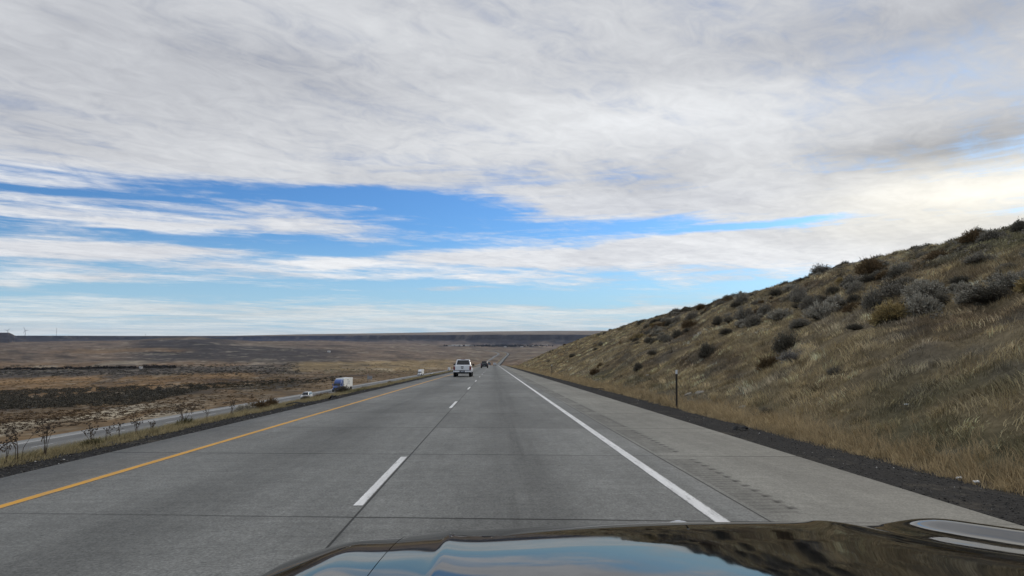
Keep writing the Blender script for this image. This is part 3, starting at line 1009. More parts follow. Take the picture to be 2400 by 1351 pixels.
# (column, base row, width px, height px, kind, label)
BUSHES = [
    (2090, 752, 110, 62, 'gold', 'rounded golden-topped rabbitbrush low on the hill, in front of a paler bush'),
    (2160, 738, 95, 60, 'pale', 'white-tipped rabbitbrush touching the right side of a golden-topped bush'),
    (2170, 700, 100, 52, 'pale', 'wide frosty-tipped bush just uphill of the golden-topped rabbitbrush'),
    (2045, 722, 66, 50, 'grey', 'round grey dome-shaped sagebrush standing alone left of the golden-topped bush'),
    (1920, 750, 84, 52, 'pale', 'dark-hearted pale bush with brown seed heads in mid-hill brush cluster'),
    (1895, 726, 64, 44, 'grey', 'grey bush at the upper left of the mid-hill brush cluster'),
    (1950, 722, 66, 36, 'pale', 'low pale-topped bush at the upper right of the mid-hill brush cluster'),
    (1865, 704, 52, 40, 'grey', 'neat grey bush with pale crown above the mid-hill brush cluster'),
    (1825, 750, 80, 32, 'pale', 'long flat pale bush at the left of the mid-hill brush cluster'),
    (1790, 738, 50, 30, 'grey', 'small grey bush beside the long flat pale bush'),
    (1745, 752, 60, 38, 'grey', 'grey sagebrush with ragged top left of the long flat pale bush'),
    (1765, 765, 56, 34, 'grey', 'lower of two ragged grey sagebrush at mid-slope'),
    (1680, 762, 34, 26, 'dark', 'small dark bush left of two ragged grey sagebrush'),
    (1654, 838, 54, 40, 'dark', 'dark round bush with tan top, alone on the lower slope above the near post'),
    (1586, 793, 32, 24, 'dark', 'small dark round bush alone in the grass above the lower slope bush'),
    (1500, 793, 16, 11, 'dark', 'leftmost of three small dark bushes in line on the golden slope'),
    (1515, 770, 20, 12, 'dark', 'middle of three small dark bushes in line on the golden slope'),
    (1565, 764, 26, 17, 'dark', 'largest of three small dark bushes in line on the golden slope'),
    (1494, 870, 32, 22, 'dark', 'bluish dark bush near the hill foot between the two nearest posts'),
    (1840, 822, 84, 46, 'dark', 'broad blurred dark green bush above grey dead branches'),
    (1850, 850, 84, 42, 'dead', 'tangled grey dead bush holding a scrap of white litter'),
    (1800, 868, 60, 42, 'brown', 'olive brown bush left of the tangled grey dead bush'),
    (1392, 878, 34, 16, 'brown', 'dark brown bush at the hill foot behind the second post'),
    (1405, 862, 22, 12, 'brown', 'small russet bush just above the dark brown hill-foot bush'),
    (1858, 652, 32, 26, 'grey', 'round grey bush standing against the sky on the ridge'),
    (1925, 640, 48, 26, 'grey', 'wide grey bush on the ridge right of the round skyline bush'),
    (1984, 621, 20, 16, 'grey', 'small pale round bush on the ridge before an orange-brown bush'),
    (2040, 640, 66, 46, 'brown', 'orange-brown spreading bush on the ridge'),
    (2270, 570, 60, 40, 'brown', 'tall twiggy brown bush high on the ridge at right'),
    (2385, 545, 50, 36, 'dark', 'dark bush at the highest visible point of the ridge'),
    (2260, 690, 70, 30, 'pale', 'low spreading frosty bush at the right edge of the slope'),
    (2380, 660, 50, 24, 'grey', 'pale grey bush cut by the right edge of the view'),
    (2110, 640, 50, 32, 'pale', 'pale bush high on slope below the orange-brown ridge bush'),
    (2000, 690, 44, 28, 'grey', 'grey bush above the round dome-shaped sagebrush'),
    (1620, 750, 40, 26, 'grey', 'greyish bush above the alone dark round bush, near the ridge brush'),
    (1950, 880, 46, 24, 'grey', 'low grey tussocky bush in tall dry grass right of the dead bush'),
    (1340, 838, 18, 10, 'dark', 'small dark bush on far golden slope left of the ridge'),
    (1790, 975, 40, 20, 'dark', 'dark low bush in green grass right of the nearest post'),
]
used = []
for (c, r, w, h, kd, lab) in BUSHES:
    u, y = hit_hill(c, r)
    if y < 9 or u < 7: continue
    d_ = y
    rx = w / 2 / F * d_ * 1.02; rz = h / F * d_ * 1.12
    used.append((u, y))
    put_bush(kd, u + .1, y, float(hz(np.array(u), np.array(y))), rx, rz, lab, name='rabbitbrush' if kd in ('pale', 'gold') else ('dead_bush' if kd == 'dead' else 'sagebrush'))


def far_from(u, y, m):
    return all((u - a) ** 2 + ((y - b) * .7) ** 2 > m * m for a, b in used)


GRP = (('crest', 'brush lining the crest of the hill'), ('upper', 'scattered brush on the upper slope'), ('lower', 'scattered brush on the lower slope'))
cnt = {'crest': 0, 'upper': 0, 'lower': 0}
tries = 0
while sum(cnt.values()) < 320 and tries < 20000:
    tries += 1
    zone_ = random.choices(['crest', 'upper', 'lower'], [6.5, 7, .8])[0]
    y = 14 + 250 * random.random() ** 1.35
    if zone_ == 'upper' and random.random() < .75: y = random.uniform(14, 80)
    if zone_ == 'crest':
        y = 20 + 210 * random.random() ** 1.5; u = random.uniform(22.5, 28.5); kd = random.choices(['grey', 'dark', 'brown', 'pale'], [4, 6, 1, .7])[0]
    elif zone_ == 'upper':
        u = random.uniform(13.5, 26); kd = random.choices(['grey', 'pale', 'dark', 'brown', 'gold'], [5, 2.5, 2.5, 1.5, .6])[0]
    else:
        u = random.uniform(9, 14.5); kd = random.choices(['grey', 'dark', 'brown'], [2, 3, 2])[0]
    if float(fbm(np.array(u / 7), np.array(y / 13), 131, 3)) < (-.15 if zone_ != 'crest' else -.4): continue
    if y > 200: u = 8 + (u - 8) * .6
    if used and random.random() < .6:
        a_, b_ = random.choice(used); q_ = random.uniform(0, 6.28); r_0 = random.uniform(.7, 1.4); u2, y2 = a_ + math.cos(q_) * r_0, b_ + math.sin(q_) * r_0 * 1.3
        if u2 > 12.5: u, y = u2, y2
    if not far_from(u, y, .62): continue
    used.append((u, y)); cnt[zone_] += 1
    rx = random.uniform(.34, .86) * (.85 if zone_ == 'crest' else 1) * (.75 if zone_ == 'lower' else 1); rz = rx * random.uniform(.75, 1.1)
    desc = {'grey': 'grey-green sagebrush', 'dark': 'dark grey sagebrush', 'brown': 'brown twiggy brush', 'pale': 'pale-tipped rabbitbrush', 'gold': 'yellowish rabbitbrush'}[kd]
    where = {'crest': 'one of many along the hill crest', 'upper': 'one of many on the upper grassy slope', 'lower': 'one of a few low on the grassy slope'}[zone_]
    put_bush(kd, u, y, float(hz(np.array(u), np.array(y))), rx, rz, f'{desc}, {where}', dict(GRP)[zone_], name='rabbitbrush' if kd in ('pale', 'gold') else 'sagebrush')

n = 6500
y = 12 + 225 * rng.random(n) ** 1.7; u = 13 + 14.5 * np.sqrt(rng.random(n))
k_ = fbm(u / 4, y / 7, 171, 3) > -.05
u, y = u[k_], y[k_]
cl_ = np.where(rng.random((len(u), 1)) < .5, np.array([[.115, .10, .075]]), np.array([[.22, .195, .155]]))
clumps('low_brush', u, y, hz(u, y), .10 + .26 * rng.random(len(u)) ** 2, cl_, 40, 'low grey brush spread over the upper half of the hillside', .8, .16)

# ------------------------------------------------------------------ dried sunflowers and brush on the left edge
def med_xy(c, u):
    t = tcol(c); y = u / t
    return u, y


_h = MB().ball((0, 0, 0), 1, 1, .8, 8, 5).build('seed_head', MT['head'])
HEAD = _h.data
COL.objects.unlink(_h); bpy.data.objects.remove(_h)


def sunflower(c, u, hpx, wpx, nst, label, green=False):
    u, y = med_xy(c, u)
    H = hpx / F * y; Wd = wpx / F * y
    z0 = float(mz(np.array(u), np.array(y)))
    t = empty('dried_sunflower', (u, y, z0)); tag(t, label, 'plant', 'dried sunflowers on the left road edge')
    st = MB(); lv = MB(); heads = []
    for i in range(nst):
        a = random.uniform(0, 6.28); k = random.uniform(.25, 1)
        ex = math.cos(a) * Wd * .5 * k; ey = math.sin(a) * Wd * .5 * k; h = H * random.uniform(.6, 1.0)
        p1 = (ex * .25, ey * .25, h * .45); p2 = (ex * .65, ey * .65, h * .78); p3 = (ex, ey, h)
        st.tube([(ex * .12 + random.uniform(-.05, .05), ey * .12 + random.uniform(-.05, .05), -.03), p1, p2, p3], [.006, .005, .004, .0028], 4)
        def head(p):
            r_ = random.uniform(.011, .019)
            heads.append(((p[0], p[1], p[2]), r_))
        head(p3)
        for b_ in range(random.randint(3, 5)):
            s_ = random.uniform(.35, .95)
            q = [p1[j] + (p3[j] - p1[j]) * s_ for j in range(3)]
            an = random.uniform(0, 6.28); bl = random.uniform(.05, .13) * (H / .5)
            e = (q[0] + math.cos(an) * bl, q[1] + math.sin(an) * bl, q[2] + bl * random.uniform(.2, .9))
            st.tube([q, e], [.004, .0025], 3); head(e)
            if random.random() < .5:
                lf = (q[0] + math.cos(an + 1) * bl * .5, q[1] + math.sin(an + 1) * bl * .5, q[2] - bl * .3)
                st.tube([q, lf, (lf[0], lf[1], lf[2] - .03)], [.003, .011, .002], 4)
    st.build('stems', MT['stem'], t); 
    for p, r_ in heads:
        o = bpy.data.objects.new('seed_head', HEAD); COL.objects.link(o); o.parent = t; o.location = p; o.scale = (r_, r_, r_ * .8); o.rotation_euler = (random.uniform(-.8, .8), random.uniform(-.8, .8), 0)
    if green:
        o = bpy.data.objects.new('basal_leaves', KIND['green'][0]); COL.objects.link(o); o.parent = t; o.scale = (Wd * .5, Wd * .5, H * .45)


KIND['green'] = [bush_mesh('green_leaves', 260, 260, 1500, (.085, .085, .035), (.05, .045, .02), .9, spiky=.8)]
SUN = [
    (5, -8.1, 48, 50, 4, 'low dark dried sunflower cut by the left picture edge', False),
    (34, -8.0, 60, 40, 3, 'thin leaning dried sunflower beside the tallest spreading one', False),
    (60, -7.9, 92, 84, 5, 'tallest dried sunflower with wide-spread branches at far left', False),
    (120, -7.9, 84, 56, 6, 'dense upright dried sunflower with many dark heads, second large one', False),
    (226, -8.2, 50, 50, 5, 'dried sunflower rising from a clump of green leaves', True),
    (258, -8.2, 46, 22, 2, 'single-stemmed dried sunflower right of the green clump', False),
    (290, -8.3, 42, 16, 2, 'narrow dried sunflower standing alone between two groups', False),
    (328, -8.3, 44, 26, 4, 'dried sunflower left of the brown bushy one, dense heads', False),
    (362, -8.4, 34, 24, 3, 'short dried sunflower just left of the brown bushy one', False),
    (440, -8.4, 56, 50, 7, 'brown bushy dried sunflower with tangled leafy base', True),
    (490, -8.6, 34, 18, 2, 'faint small dried sunflower right of the brown bushy one', False),
    (548, -8.7, 42, 20, 4, 'upright dried sunflower at the start of the brown hedge of weeds', False),
]
for a in SUN: sunflower(*a)
EDGE = [
    (578, -8.9, 60, 30, 'pale', 'pale-headed brown weed clump at left end of roadside brush row'),
    (612, -8.9, 60, 34, 'brown', 'brown weed clump in the middle of roadside brush row'),
    (642, -8.9, 40, 34, 'brown', 'rounded rusty weed clump at right end of roadside brush row'),
    (722, -9.2, 30, 18, 'dark', 'small dark weed hiding the wheels of the white oncoming car'),
    (765, -9.3, 60, 13, 'brown', 'low russet brush between the white car and the blue truck'),
    (806, -9.0, 44, 25, 'dark', 'dark brush in front of the blue truck wheels'),
    (917, -8.6, 18, 8, 'brown', 'small rust-coloured weed tuft halfway to the white truck'),
    (857, -8.8, 22, 8, 'dark', 'small olive weed tuft just right of the blue truck'),
    (948, -8.6, 14, 6, 'brown', 'tiny tan weed tuft before the white truck'),
]
for (c, u, w, h, kd, lab) in EDGE:
    u, y = med_xy(c, u)
    put_bush(kd, u, y, float(mz(np.array(u), np.array(y))), w / 2 / F * y, h / F * y, lab, name='roadside_weed')

# ------------------------------------------------------------------ roadside posts, sign, litter
def post(c, rb, h, lab, u, tilt=0.0):
    y = u / tcol(c)
    z = float(hz(np.array(u), np.array(y)))
    t = empty('delineator_post', (u, y, z)); tag(t, lab, 'post', 'delineator posts along the right shoulder')
    t.rotation_euler = (0, tilt, 0)
    w = .034
    b = MB()
    prof_ = [(-w, 0), (-w * .6, 0), (-w * .35, .022), (w * .35, .022), (w * .6, 0), (w, 0), (w, .005), (w * .62, .005), (w * .38, .027), (-w * .38, .027), (-w * .62, .005), (-w, .005)]
    b.loft([[(x, yy, zz_) for x, yy in prof_] for zz_ in (-.2, h)])
    b.build('post_shaft', MT['post'], t)
    MB().box(-.038, .038, -.012, -.001, h - .13, h + .01).build('reflector', MT['reflector'], t, bevel=.003)
    return t


post(1583, 962, 1.34, 'nearest white-topped delineator post on the right gravel shoulder', 6.5, .012)
post(1293, 882, 1.3, 'second delineator post from the viewer, at the foot of the hill', 6.95)
post(1235, 867, 1.3, 'third delineator post from the viewer, before the russet brush', 7.15)
post(1212, 862, 1.3, 'farthest delineator post, where the hill ends', 7.2)

sx, sy = -61.0, -61.0 / tcol(868)
sz = terr_z(sx, sy)
t = empty('road_sign', (sx, sy, sz)); tag(t, 'grey road sign on posts beyond the opposite roadway, seen from behind', 'sign')
for px_ in (-.75, .75):
    MB().box(px_ - .05, px_ + .05, -.05, .05, -.3, 3.1).build('sign_post', MT['steel'], t)
b = MB().box(-1.25, 1.25, -.09, -.06, 1.35, 3.0)
b.build('sign_panel', MT['steel'], t)
MB().box(-.95, -.55, -.09, -.06, 3.2, 3.7).build('route_marker', MT['steel'], t)


def scrap(c, u, L, lab, ht=.06):
    y = u / tcol(c)
    z = float(zE(y)) - (.07 if u > 0 else .06)
    b = MB()
    pts = [(-L / 2, 0, .02), (-L / 4, .05, ht), (0, .02, ht * .7), (L / 4, -.05, ht * 1.1), (L / 2, 0, .02)]
    ringw = [.05, .10, .12, .09, .04]
    rings = []
    for p, w in zip(pts, ringw):
        rings.append([(p[0], p[1] - w, p[2] - .012), (p[0], p[1] - w * .3, p[2] + .02), (p[0], p[1] + w * .5, p[2] + .015), (p[0], p[1] + w, p[2] - .02), (p[0], p[1] + w * .2, p[2] - .02)])
    b.loft(rings)
    o = b.build('tire_scrap', MT['tyre'])
    o.location = (u, y, z); o.rotation_euler = (0, 0, random.uniform(-.5, .5))
    tag(o, lab, 'tire scrap', 'shredded tire pieces on the shoulders')


scrap(1731, 5.75, .34, 'black tire scrap on the right gravel just past the nearest post', .07)
scrap(1400, 6.0, .75, 'black tire strip on the right gravel before the second post', .07)
scrap(715, -7.0, 1.3, 'long black tire tread lying on the left gravel near the white car', .09)
scrap(785, -6.75, .5, 'small upright black tire scrap on the left gravel below the blue truck', .16)
scrap(828, -6.7, .7, 'black tire piece on left gravel right of the upright scrap', .07)


def litter(x, y, z, s, lab, dz=0.0):
    b = MB()
    n = 9
    rings = []
    for k, (zz_, rr) in enumerate(((0, .5), (.25, .75), (.5, .6), (.8, .8), (1.0, .45))):
        rings.append([((zz_ - .5) * s * 1.8, math.cos(6.283 * i / n) * s * rr * .5 * random.uniform(.75, 1.2), s * .35 + math.sin(6.283 * i / n) * s * rr * .4 * random.uniform(.75, 1.2)) for i in range(n)])
    b.loft(rings)
    o = b.build('litter', MT['litter'])
    o.location = (x, y, z + dz); o.rotation_euler = (0, 0, random.uniform(-.6, .6))
    tag(o, lab, 'litter')


for c, r, s, lab in ((2231, 1100, .05, 'crumpled white can in the golden grass beside right gravel, left of the other'),
                     (2270, 1113, .06, 'crumpled white bottle at the gravel edge, right of the other white can'),
                     (1835, 818, .20, 'scrap of white plastic caught in the grey dead bush'),
                     (1518, 882, .1, 'white paper scrap low on the far hillside above the nearest post'),
                     (2125, 955, .05, 'tiny white paper scrap in grass on the near hillside')):
    u, y = hit_hill(c, r)
    if c > 2200: 
        u = 6.45; y = u / tcol(c)
    litter(u, y, float(hz(np.array(u), np.array(y))), s, lab, .25 if c == 1835 else .02)


# pale flat stones in the slope
for c, r, s, lab in ((1612, 926, .38, 'flat pale stone in green grass low on the hill by the nearest post'), (1640, 922, .34, 'second flat pale stone uphill of the one by the nearest post'), (1970, 805, .28, 'pale stone slab in dry grass in the middle of the hill'), (1740, 956, .24, 'small pale stone near hill foot right of the nearest post')):
    u, y = hit_hill(c, r)
    b = MB(); rings = []
    for zz_, k in ((-.08, .9), (.05, 1.0), (.12, .75)):
        rings.append([(math.cos(6.283 * i / 9) * s * k * random.uniform(.85, 1.1) * .5, math.sin(6.283 * i / 9) * s * k * random.uniform(.8, 1.1) * .8, zz_ * s * 1.2) for i in range(9)])
    b.loft(rings)
    o = b.build('stone', MT['rock']); o.location = (u, y, float(hz(np.array(u), np.array(y)))); o.rotation_euler = (0, -.4, random.uniform(-.4, .4))
    tag(o, lab, 'stone')

# ------------------------------------------------------------------ vehicles
def rr(y, hw, z0, z1, rt=.10, rb=.06, tum=0.0, n=3):
    """rounded cross-section ring at station y"""
    p = []
    def arc(cx, cz, r_, a0, a1):
        for k in range(n + 1):
            a = a0 + (a1 - a0) * k / n
            p.append((cx + r_ * math.cos(a), y, cz + r_ * math.sin(a)))
    ht = hw - tum
    arc(hw - rb, z0 + rb, rb, -math.pi / 2, 0)
    arc(ht - rt, z1 - rt, rt, 0, math.pi / 2)
    arc(-ht + rt, z1 - rt, rt, math.pi / 2, math.pi)
    arc(-hw + rb, z0 + rb, rb, math.pi, 3 * math.pi / 2)
    return p


def wheel(parent, x, y, r, w):
    e = empty('wheel', (x, y, r)); e.parent = parent
    n = 20
    def ring(rad, xx): return [(xx, math.cos(2 * math.pi * k / n) * rad, math.sin(2 * math.pi * k / n) * rad) for k in range(n)]
    MB().loft([ring(r * .62, -w / 2), ring(r * .93, -w / 2), ring(r, -w * .32), ring(r, w * .32), ring(r * .93, w / 2), ring(r * .62, w / 2)]).build('tyre', MT['tyre'], e)
    s = 1 if x > 0 else -1
    b = MB().loft([ring(r * .60, s * w * .40), ring(r * .60, s * w * .49), ring(r * .2, s * w * .42)])
    b.build('rim', MT['rim'], e)


def greenhouse(t, paint, zb, zt_, bot, top, names=('cab', 'windscreen', 'rear_window', 'side_window'), ins=(.06, .06, .1, .12), split=1):
    """bot/top = (half width, y rear, y front)"""
    (w0, r0, f0), (w1, r1, f1) = bot, top
    a = [(-w0, r0, zb), (w0, r0, zb), (w0, f0, zb), (-w0, f0, zb)]
    c = [(-w1, r1, zt_), (w1, r1, zt_), (w1, f1, zt_), (-w1, f1, zt_)]
    b = MB().loft([a, c])
    b.build(names[0], paint, t, bevel=.05)
    MB().slab([a[0], a[1], c[1], c[0]], .006, ins).build(names[2], MT['glass'], t)
    MB().slab([a[2], a[3], c[3], c[2]], .006, (.04, .04, .06, .06)).build(names[1], MT['glass'], t)
    for q in ([a[1], a[2], c[2], c[1]], [a[3], a[0], c[0], c[3]]):
        for k in range(split):
            lo = .06 + k * .9 / split; hi = .06 + (k + 1) * .9 / split - .03
            MB().slab(q, .006, (lo, 1 - hi, .12, .16)).build(names[3], MT['glass'], t)


def pickup(paint, label, group, lift=0.0, dark_bumper=False):
    t = empty('pickup_truck'); tag(t, label, 'pickup truck', group)
    L = 2.70
    b = MB()
    b.loft([rr(-L, .88, .66, 1.13, .05, .06, .03), rr(-L + .08, .915, .60, 1.17, .06, .06, .03), rr(-1.0, .925, .56, 1.17, .07, .06, .03), rr(.9, .925, .56, 1.17, .08, .06, .04), rr(1.6, .92, .56, 1.14, .12, .06, .05), rr(2.5, .88, .56, 1.03, .14, .08, .05), rr(2.7, .78, .62, .95, .14, .08, .04)])
    b.build('body', paint, t, sm=False, bevel=0)
    greenhouse(t, paint, 1.15, 1.80, (.83, -.85, 1.45), (.66, -.62, .62), ('cab', 'windscreen', 'rear_window', 'side_window'), (.07, .07, .14, .13), 2)
    tg = MB().box(-.72, .72, -L - .035, -L + .02, .66, 1.15).build('tailgate', paint, t, bevel=.02)
    MB().box(-.14, .14, -L - .05, -L - .03, .98, 1.08).build('handle', MT['trim'], tg)
    MB().loft([[(x * k, yy, .88 + z * k) for x, z in ((-.12, .02), (-.04, .02), (-.035, .04), (.035, .04), (.04, .02), (.12, .02), (.10, -.02), (.04, -.02), (.035, -.04), (-.035, -.04), (-.04, -.02), (-.10, -.02))] for yy, k in ((-L - .05, 1.0), (-L - .03, 1.0))]).build('emblem', MT['trim'], tg)
    for s_ in (-1, 1):
        x0, x1 = sorted((s_ * .735, s_ * .905))
        MB().box(x0, x1, -L - .03, -L + .12, .73, 1.10).build('taillight', MT['red'], t, bevel=.02)
        m_ = MB().box(*sorted((s_ * .90, s_ * 1.12)), .95, 1.10, 1.14, 1.33).build('mirror', MT['trim'] if not dark_bumper else MT['dark_paint'], t, bevel=.03)
        x0, x1 = sorted((s_ * .55, s_ * .84))
        MB().box(x0, x1, 2.55, 2.72, .78, .96).build('headlight', MT['lamp'], t, bevel=.02)
        for yy in (-1.65, 1.68):
            MB().loft([[(s_ * .80, yy + .52 * math.cos(a), .42 + .50 * max(0.12, math.sin(a))) for a in np.linspace(0, math.pi, 9)], [(s_ * .955, yy + .50 * math.cos(a), .42 + .47 * max(0.12, math.sin(a))) for a in np.linspace(0, math.pi, 9)]]).build('wheel_arch', paint, t)
            wheel(t, s_ * .80, yy, .41, .29)
    bm = MB().box(-.88, .88, -L - .13, -L + .1, .49, .64).build('rear_bumper', MT['trim'] if dark_bumper else paint, t, bevel=.03)
    MB().box(-.26, .26, -L - .145, -L - .12, .50, .635).build('plate_recess', MT['trim'], bm)
    MB().box(-.155, .155, -L - .155, -L - .14, .515, .62).build('license_plate', MT['plate'], bm)
    MB().box(-.88, .88, -L - .12, -L + .05, .652, .69).build('bumper_step', MT['trim'], t)
    MB().box(-.62, .62, -L + .1, 2.5, .34, .56).build('chassis', MT['trim'], t)
    MB().tube([(.45, -L + .2, .40), (.45, -L - .1, .38)], .04, 8).build('exhaust', MT['trim'], t)
    MB().box(-.22, .22, -.64, -.55, 1.795, 1.835).build('brake_light', MT['red'], t, bevel=.01)
    MB().tube([(0.1, -.1, 1.79), (.1, -.25, 1.92)], [.02, .006], 6).build('antenna', MT['trim'], t)
    if lift:
        pass
    return t


def car(name, paint, label, cat_, group, L=4.6, W=1.84, H=1.68, belt=.98, hood=1.15, rear=.35, van=False):
    t = empty(name); tag(t, label, cat_, group)
    h = L / 2; w = W / 2
    MB().loft([rr(-h, w * .86, .42, belt - .06, .08, .08, .03), rr(-h + .12, w * .97, .34, belt, .08, .08, .03), rr(-.3, w, .32, belt + .01, .08, .08, .03), rr(h - hood, w, .32, belt, .1, .08, .04), rr(h - .35, w * .96, .34, belt - .12, .12, .08, .04), rr(h, w * .80, .42, belt - .24, .1, .08, .04)]).build('body', paint, t)
    greenhouse(t, paint, belt - .02, H, (w * .92, -h + .12, h - hood + .15), (w * .72, -h + rear, h - hood - .6), ('cabin', 'windscreen', 'rear_window', 'side_window'), (.08, .08, .14, .16), 3)
    for s_ in (-1, 1):
        x0, x1 = sorted((s_ * w * .58, s_ * w * .88))
        MB().box(x0, x1, h - .22, h - .02, belt - .36, belt - .20).build('headlight', MT['lamp'], t, bevel=.02)
        x0, x1 = sorted((s_ * w * .66, s_ * w * .93))
        MB().box(x0, x1, -h - .01, -h + .14, belt - .28, belt - .06).build('taillight', MT['red'], t, bevel=.02)
        MB().box(*sorted((s_ * w * .96, s_ * (w + .18))), h - hood - .1, h - hood + .02, belt, belt + .14).build('mirror', MT['trim'], t, bevel=.02)
        for yy in (-h + .85, h - .9):
            wheel(t, s_ * (w - .13), yy, .35, .24)
    MB().box(-w * .5, w * .5, h - .06, h + .012, .52, belt - .30).build('grille', MT['trim'], t, bevel=.01)
    MB().box(-w * .84, w * .84, -h - .04, -h + .1, .36, .56).build('rear_bumper', MT['trim'], t, bevel=.02)
    MB().box(-w * .8, w * .8, h - .12, h + .03, .30, .46).build('front_bumper', MT['trim'], t, bevel=.02)
    MB().box(-.16, .16, -h - .055, -h - .035, .62, .74).build('license_plate', MT['plate'], t)
    return t


def text_mesh(body, size, mat, parent, name, mat4):
    cu = bpy.data.curves.new(name, 'FONT'); cu.body = body; cu.size = size; cu.extrude = .004; cu.align_x = 'CENTER'; cu.align_y = 'CENTER'
    tmp = link(bpy.data.objects.new(name + '_tmp', cu))
    bpy.context.view_layer.update()
    me = bpy.data.meshes.new_from_object(tmp.evaluated_get(bpy.context.evaluated_depsgraph_get()))
    bpy.data.objects.remove(tmp); bpy.data.curves.remove(cu)
    me.materials.clear(); me.materials.append(mat)
    o = link(bpy.data.objects.new(name, me)); o.parent = parent; o.matrix_local = mat4
    return o


def semi(paint, label, group, letters=None, white=False):
    t = empty('semi_truck'); tag(t, label, 'truck', group)
    # origin under the middle of the tractor; front toward +y
    hw = 1.22
    hood = MB().loft([rr(1.6, 1.18, .75, 1.95, .18, .1, .08), rr(2.4, 1.12, .72, 1.80, .25, .1, .12), rr(3.1, 1.02, .70, 1.60, .28, .1, .12), rr(3.35, .9, .75, 1.40, .25, .1, .1)])
    hood.build('hood', paint, t)
    cab = MB().loft([rr(-1.6, hw, .95, 3.55, .1, .05, .03), rr(-.9, hw, .95, 3.85, .16, .05, .08), rr(.3, hw, .95, 3.75, .3, .05, .14), rr(1.0, hw, .95, 3.25, .3, .05, .15), rr(1.35, hw - .02, .95, 2.65, .25, .05, .12), rr(1.9, hw - .06, .95, 1.90, .2, .05, .08)])
    cab.build('cab', paint, t)
    MB().slab([(1.02, 1.93, 1.86), (-1.02, 1.93, 1.86), (-.98, 1.40, 2.66), (.98, 1.40, 2.66)], .03, (0, 0, .05, .02)).build('windscreen', MT['glass'], t)
    if letters is None:
        pass
    MB().box(-.95, .95, .86, 1.22, 2.86, 2.98).build('roof_visor', MT['trim'] if not white else paint, t, bevel=.03)
    for s_ in (-1, 1):
        x0, x1 = sorted((s_ * 1.215, s_ * 1.24))
        MB().box(x0, x1, .55, 1.30, 1.95, 2.60).build('side_window', MT['glass'], t)
        MB().box(*sorted((s_ * 1.30, s_ * 1.48)), 1.5, 1.7, 1.85, 2.55).build('mirror', paint if not white else MT['trim'], t, bevel=.03)
        MB().tube([(s_ * 1.2, 1.4, 2.4), (s_ * 1.38, 1.58, 2.4)], .025, 6).build('mirror_arm', MT['trim'], t)
        x0, x1 = sorted((s_ * .68, s_ * 1.04))
        MB().loft([[(x0, 3.05, .95), (x1, 2.85, .95), (x1, 2.75, 1.2), (x0, 3.05, 1.1)], [(x0, 3.32, .95), (x1, 3.08, .95), (x1, 2.98, 1.2), (x0, 3.26, 1.1)]]).build('headlight', MT['lamp'], t)
        MB().loft([rr(-1.4, .28, .50, 1.02, .2, .2)and [(s_ * .98 + .27 * math.cos(a), yy, .78 + .27 * math.sin(a)) for a in np.linspace(0, 2 * math.pi, 13)[:-1]] for yy in (-1.2, 1.0)]).build('fuel_tank', MT['chrome'], t)
        for yy, in ((2.35,), (-2.2,), (-3.5,)):
            wheel(t, s_ * (1.05 if yy > 0 else .95), yy, .51, .32 if yy > 0 else .55)
        for yy in (-12.6, -13.9):
            wheel(t, s_ * .95, yy, .51, .55)
        x0, x1 = sorted((s_ * 1.20, s_ * 1.24))
        MB().box(x0, x1, -10.9, -4.6, .45, 1.1).build('side_skirt', MT['trailer'], t)
        x0, x1 = sorted((s_ * .7, s_ * 1.22))
        MB().box(x0, x1, -14.55, -14.52, .25, 1.0).build('mud_flap', MT['reflector'], t)
    MB().box(-.6, .6, 3.20, 3.37, .82, 1.36).build('grille', MT['trim'], t, bevel=.03)
    MB().loft([rr(2.95, 1.18, .38, .78, .1, .1), rr(3.35, 1.05, .36, .76, .1, .1), rr(3.5, .8, .40, .72, .1, .1)]).build('front_bumper', MT['trim'] if not white else MT['white_paint'], t)
    MB().box(-.45, .45, -14.3, 2.8, .62, .93).build('chassis', MT['trim'], t)
    tr = MB().box(-1.3, 1.3, -14.9, -1.95, 1.15, 4.10).build('trailer', MT['trailer'], t, bevel=.04)
    for s_ in (-1, 1):
        MB().box(*sorted((s_ * 1.298, s_ * 1.315)), -14.85, -2.0, 1.1, 1.2).build('side_rail', MT['steel'], tr)
    if letters:
        # lettering on the trailer flank that faces the other roadway
        text_mesh(letters, 2.3, MT['letter'], tr, 'lettering', Matrix(((0, 0, -1, -1.303), (-1, 0, 0, -8.6), (0, 1, 0, 2.75), (0, 0, 0, 1))))
        text_mesh(letters, 2.3, MT['letter'], tr, 'lettering', Matrix(((0, 0, 1, 1.303), (1, 0, 0, -8.6), (0, 1, 0, 2.75), (0, 0, 0, 1))))
    return t


def place(o, y, u, wb=False, w=0.0):
    tx, ty = frame(y)
    p = road_pt(y, u, w, wb)
    zf = zW if wb else zE
    sl = (zf(y + 3) - zf(y - 3)) / 6
    f_ = Vector((float(tx), float(ty), float(sl))).normalized()
    if wb: f_ = -f_
    r_ = f_.cross(Vector((0, 0, 1))).normalized(); up = r_.cross(f_)
    m = Matrix((r_, f_, up)).transposed().to_4x4(); m.translation = Vector(p)
    o.matrix_world = m
    o.rotation_mode = 'XYZ'


def y_for_row(u, row_, wb, lo, hi):
    yy = np.linspace(lo, hi, 3000)
    rws = np.array([project(road_pt(a, u, 0, wb))[1] for a in yy])
    return float(yy[np.argmin(np.abs(rws - row_))])


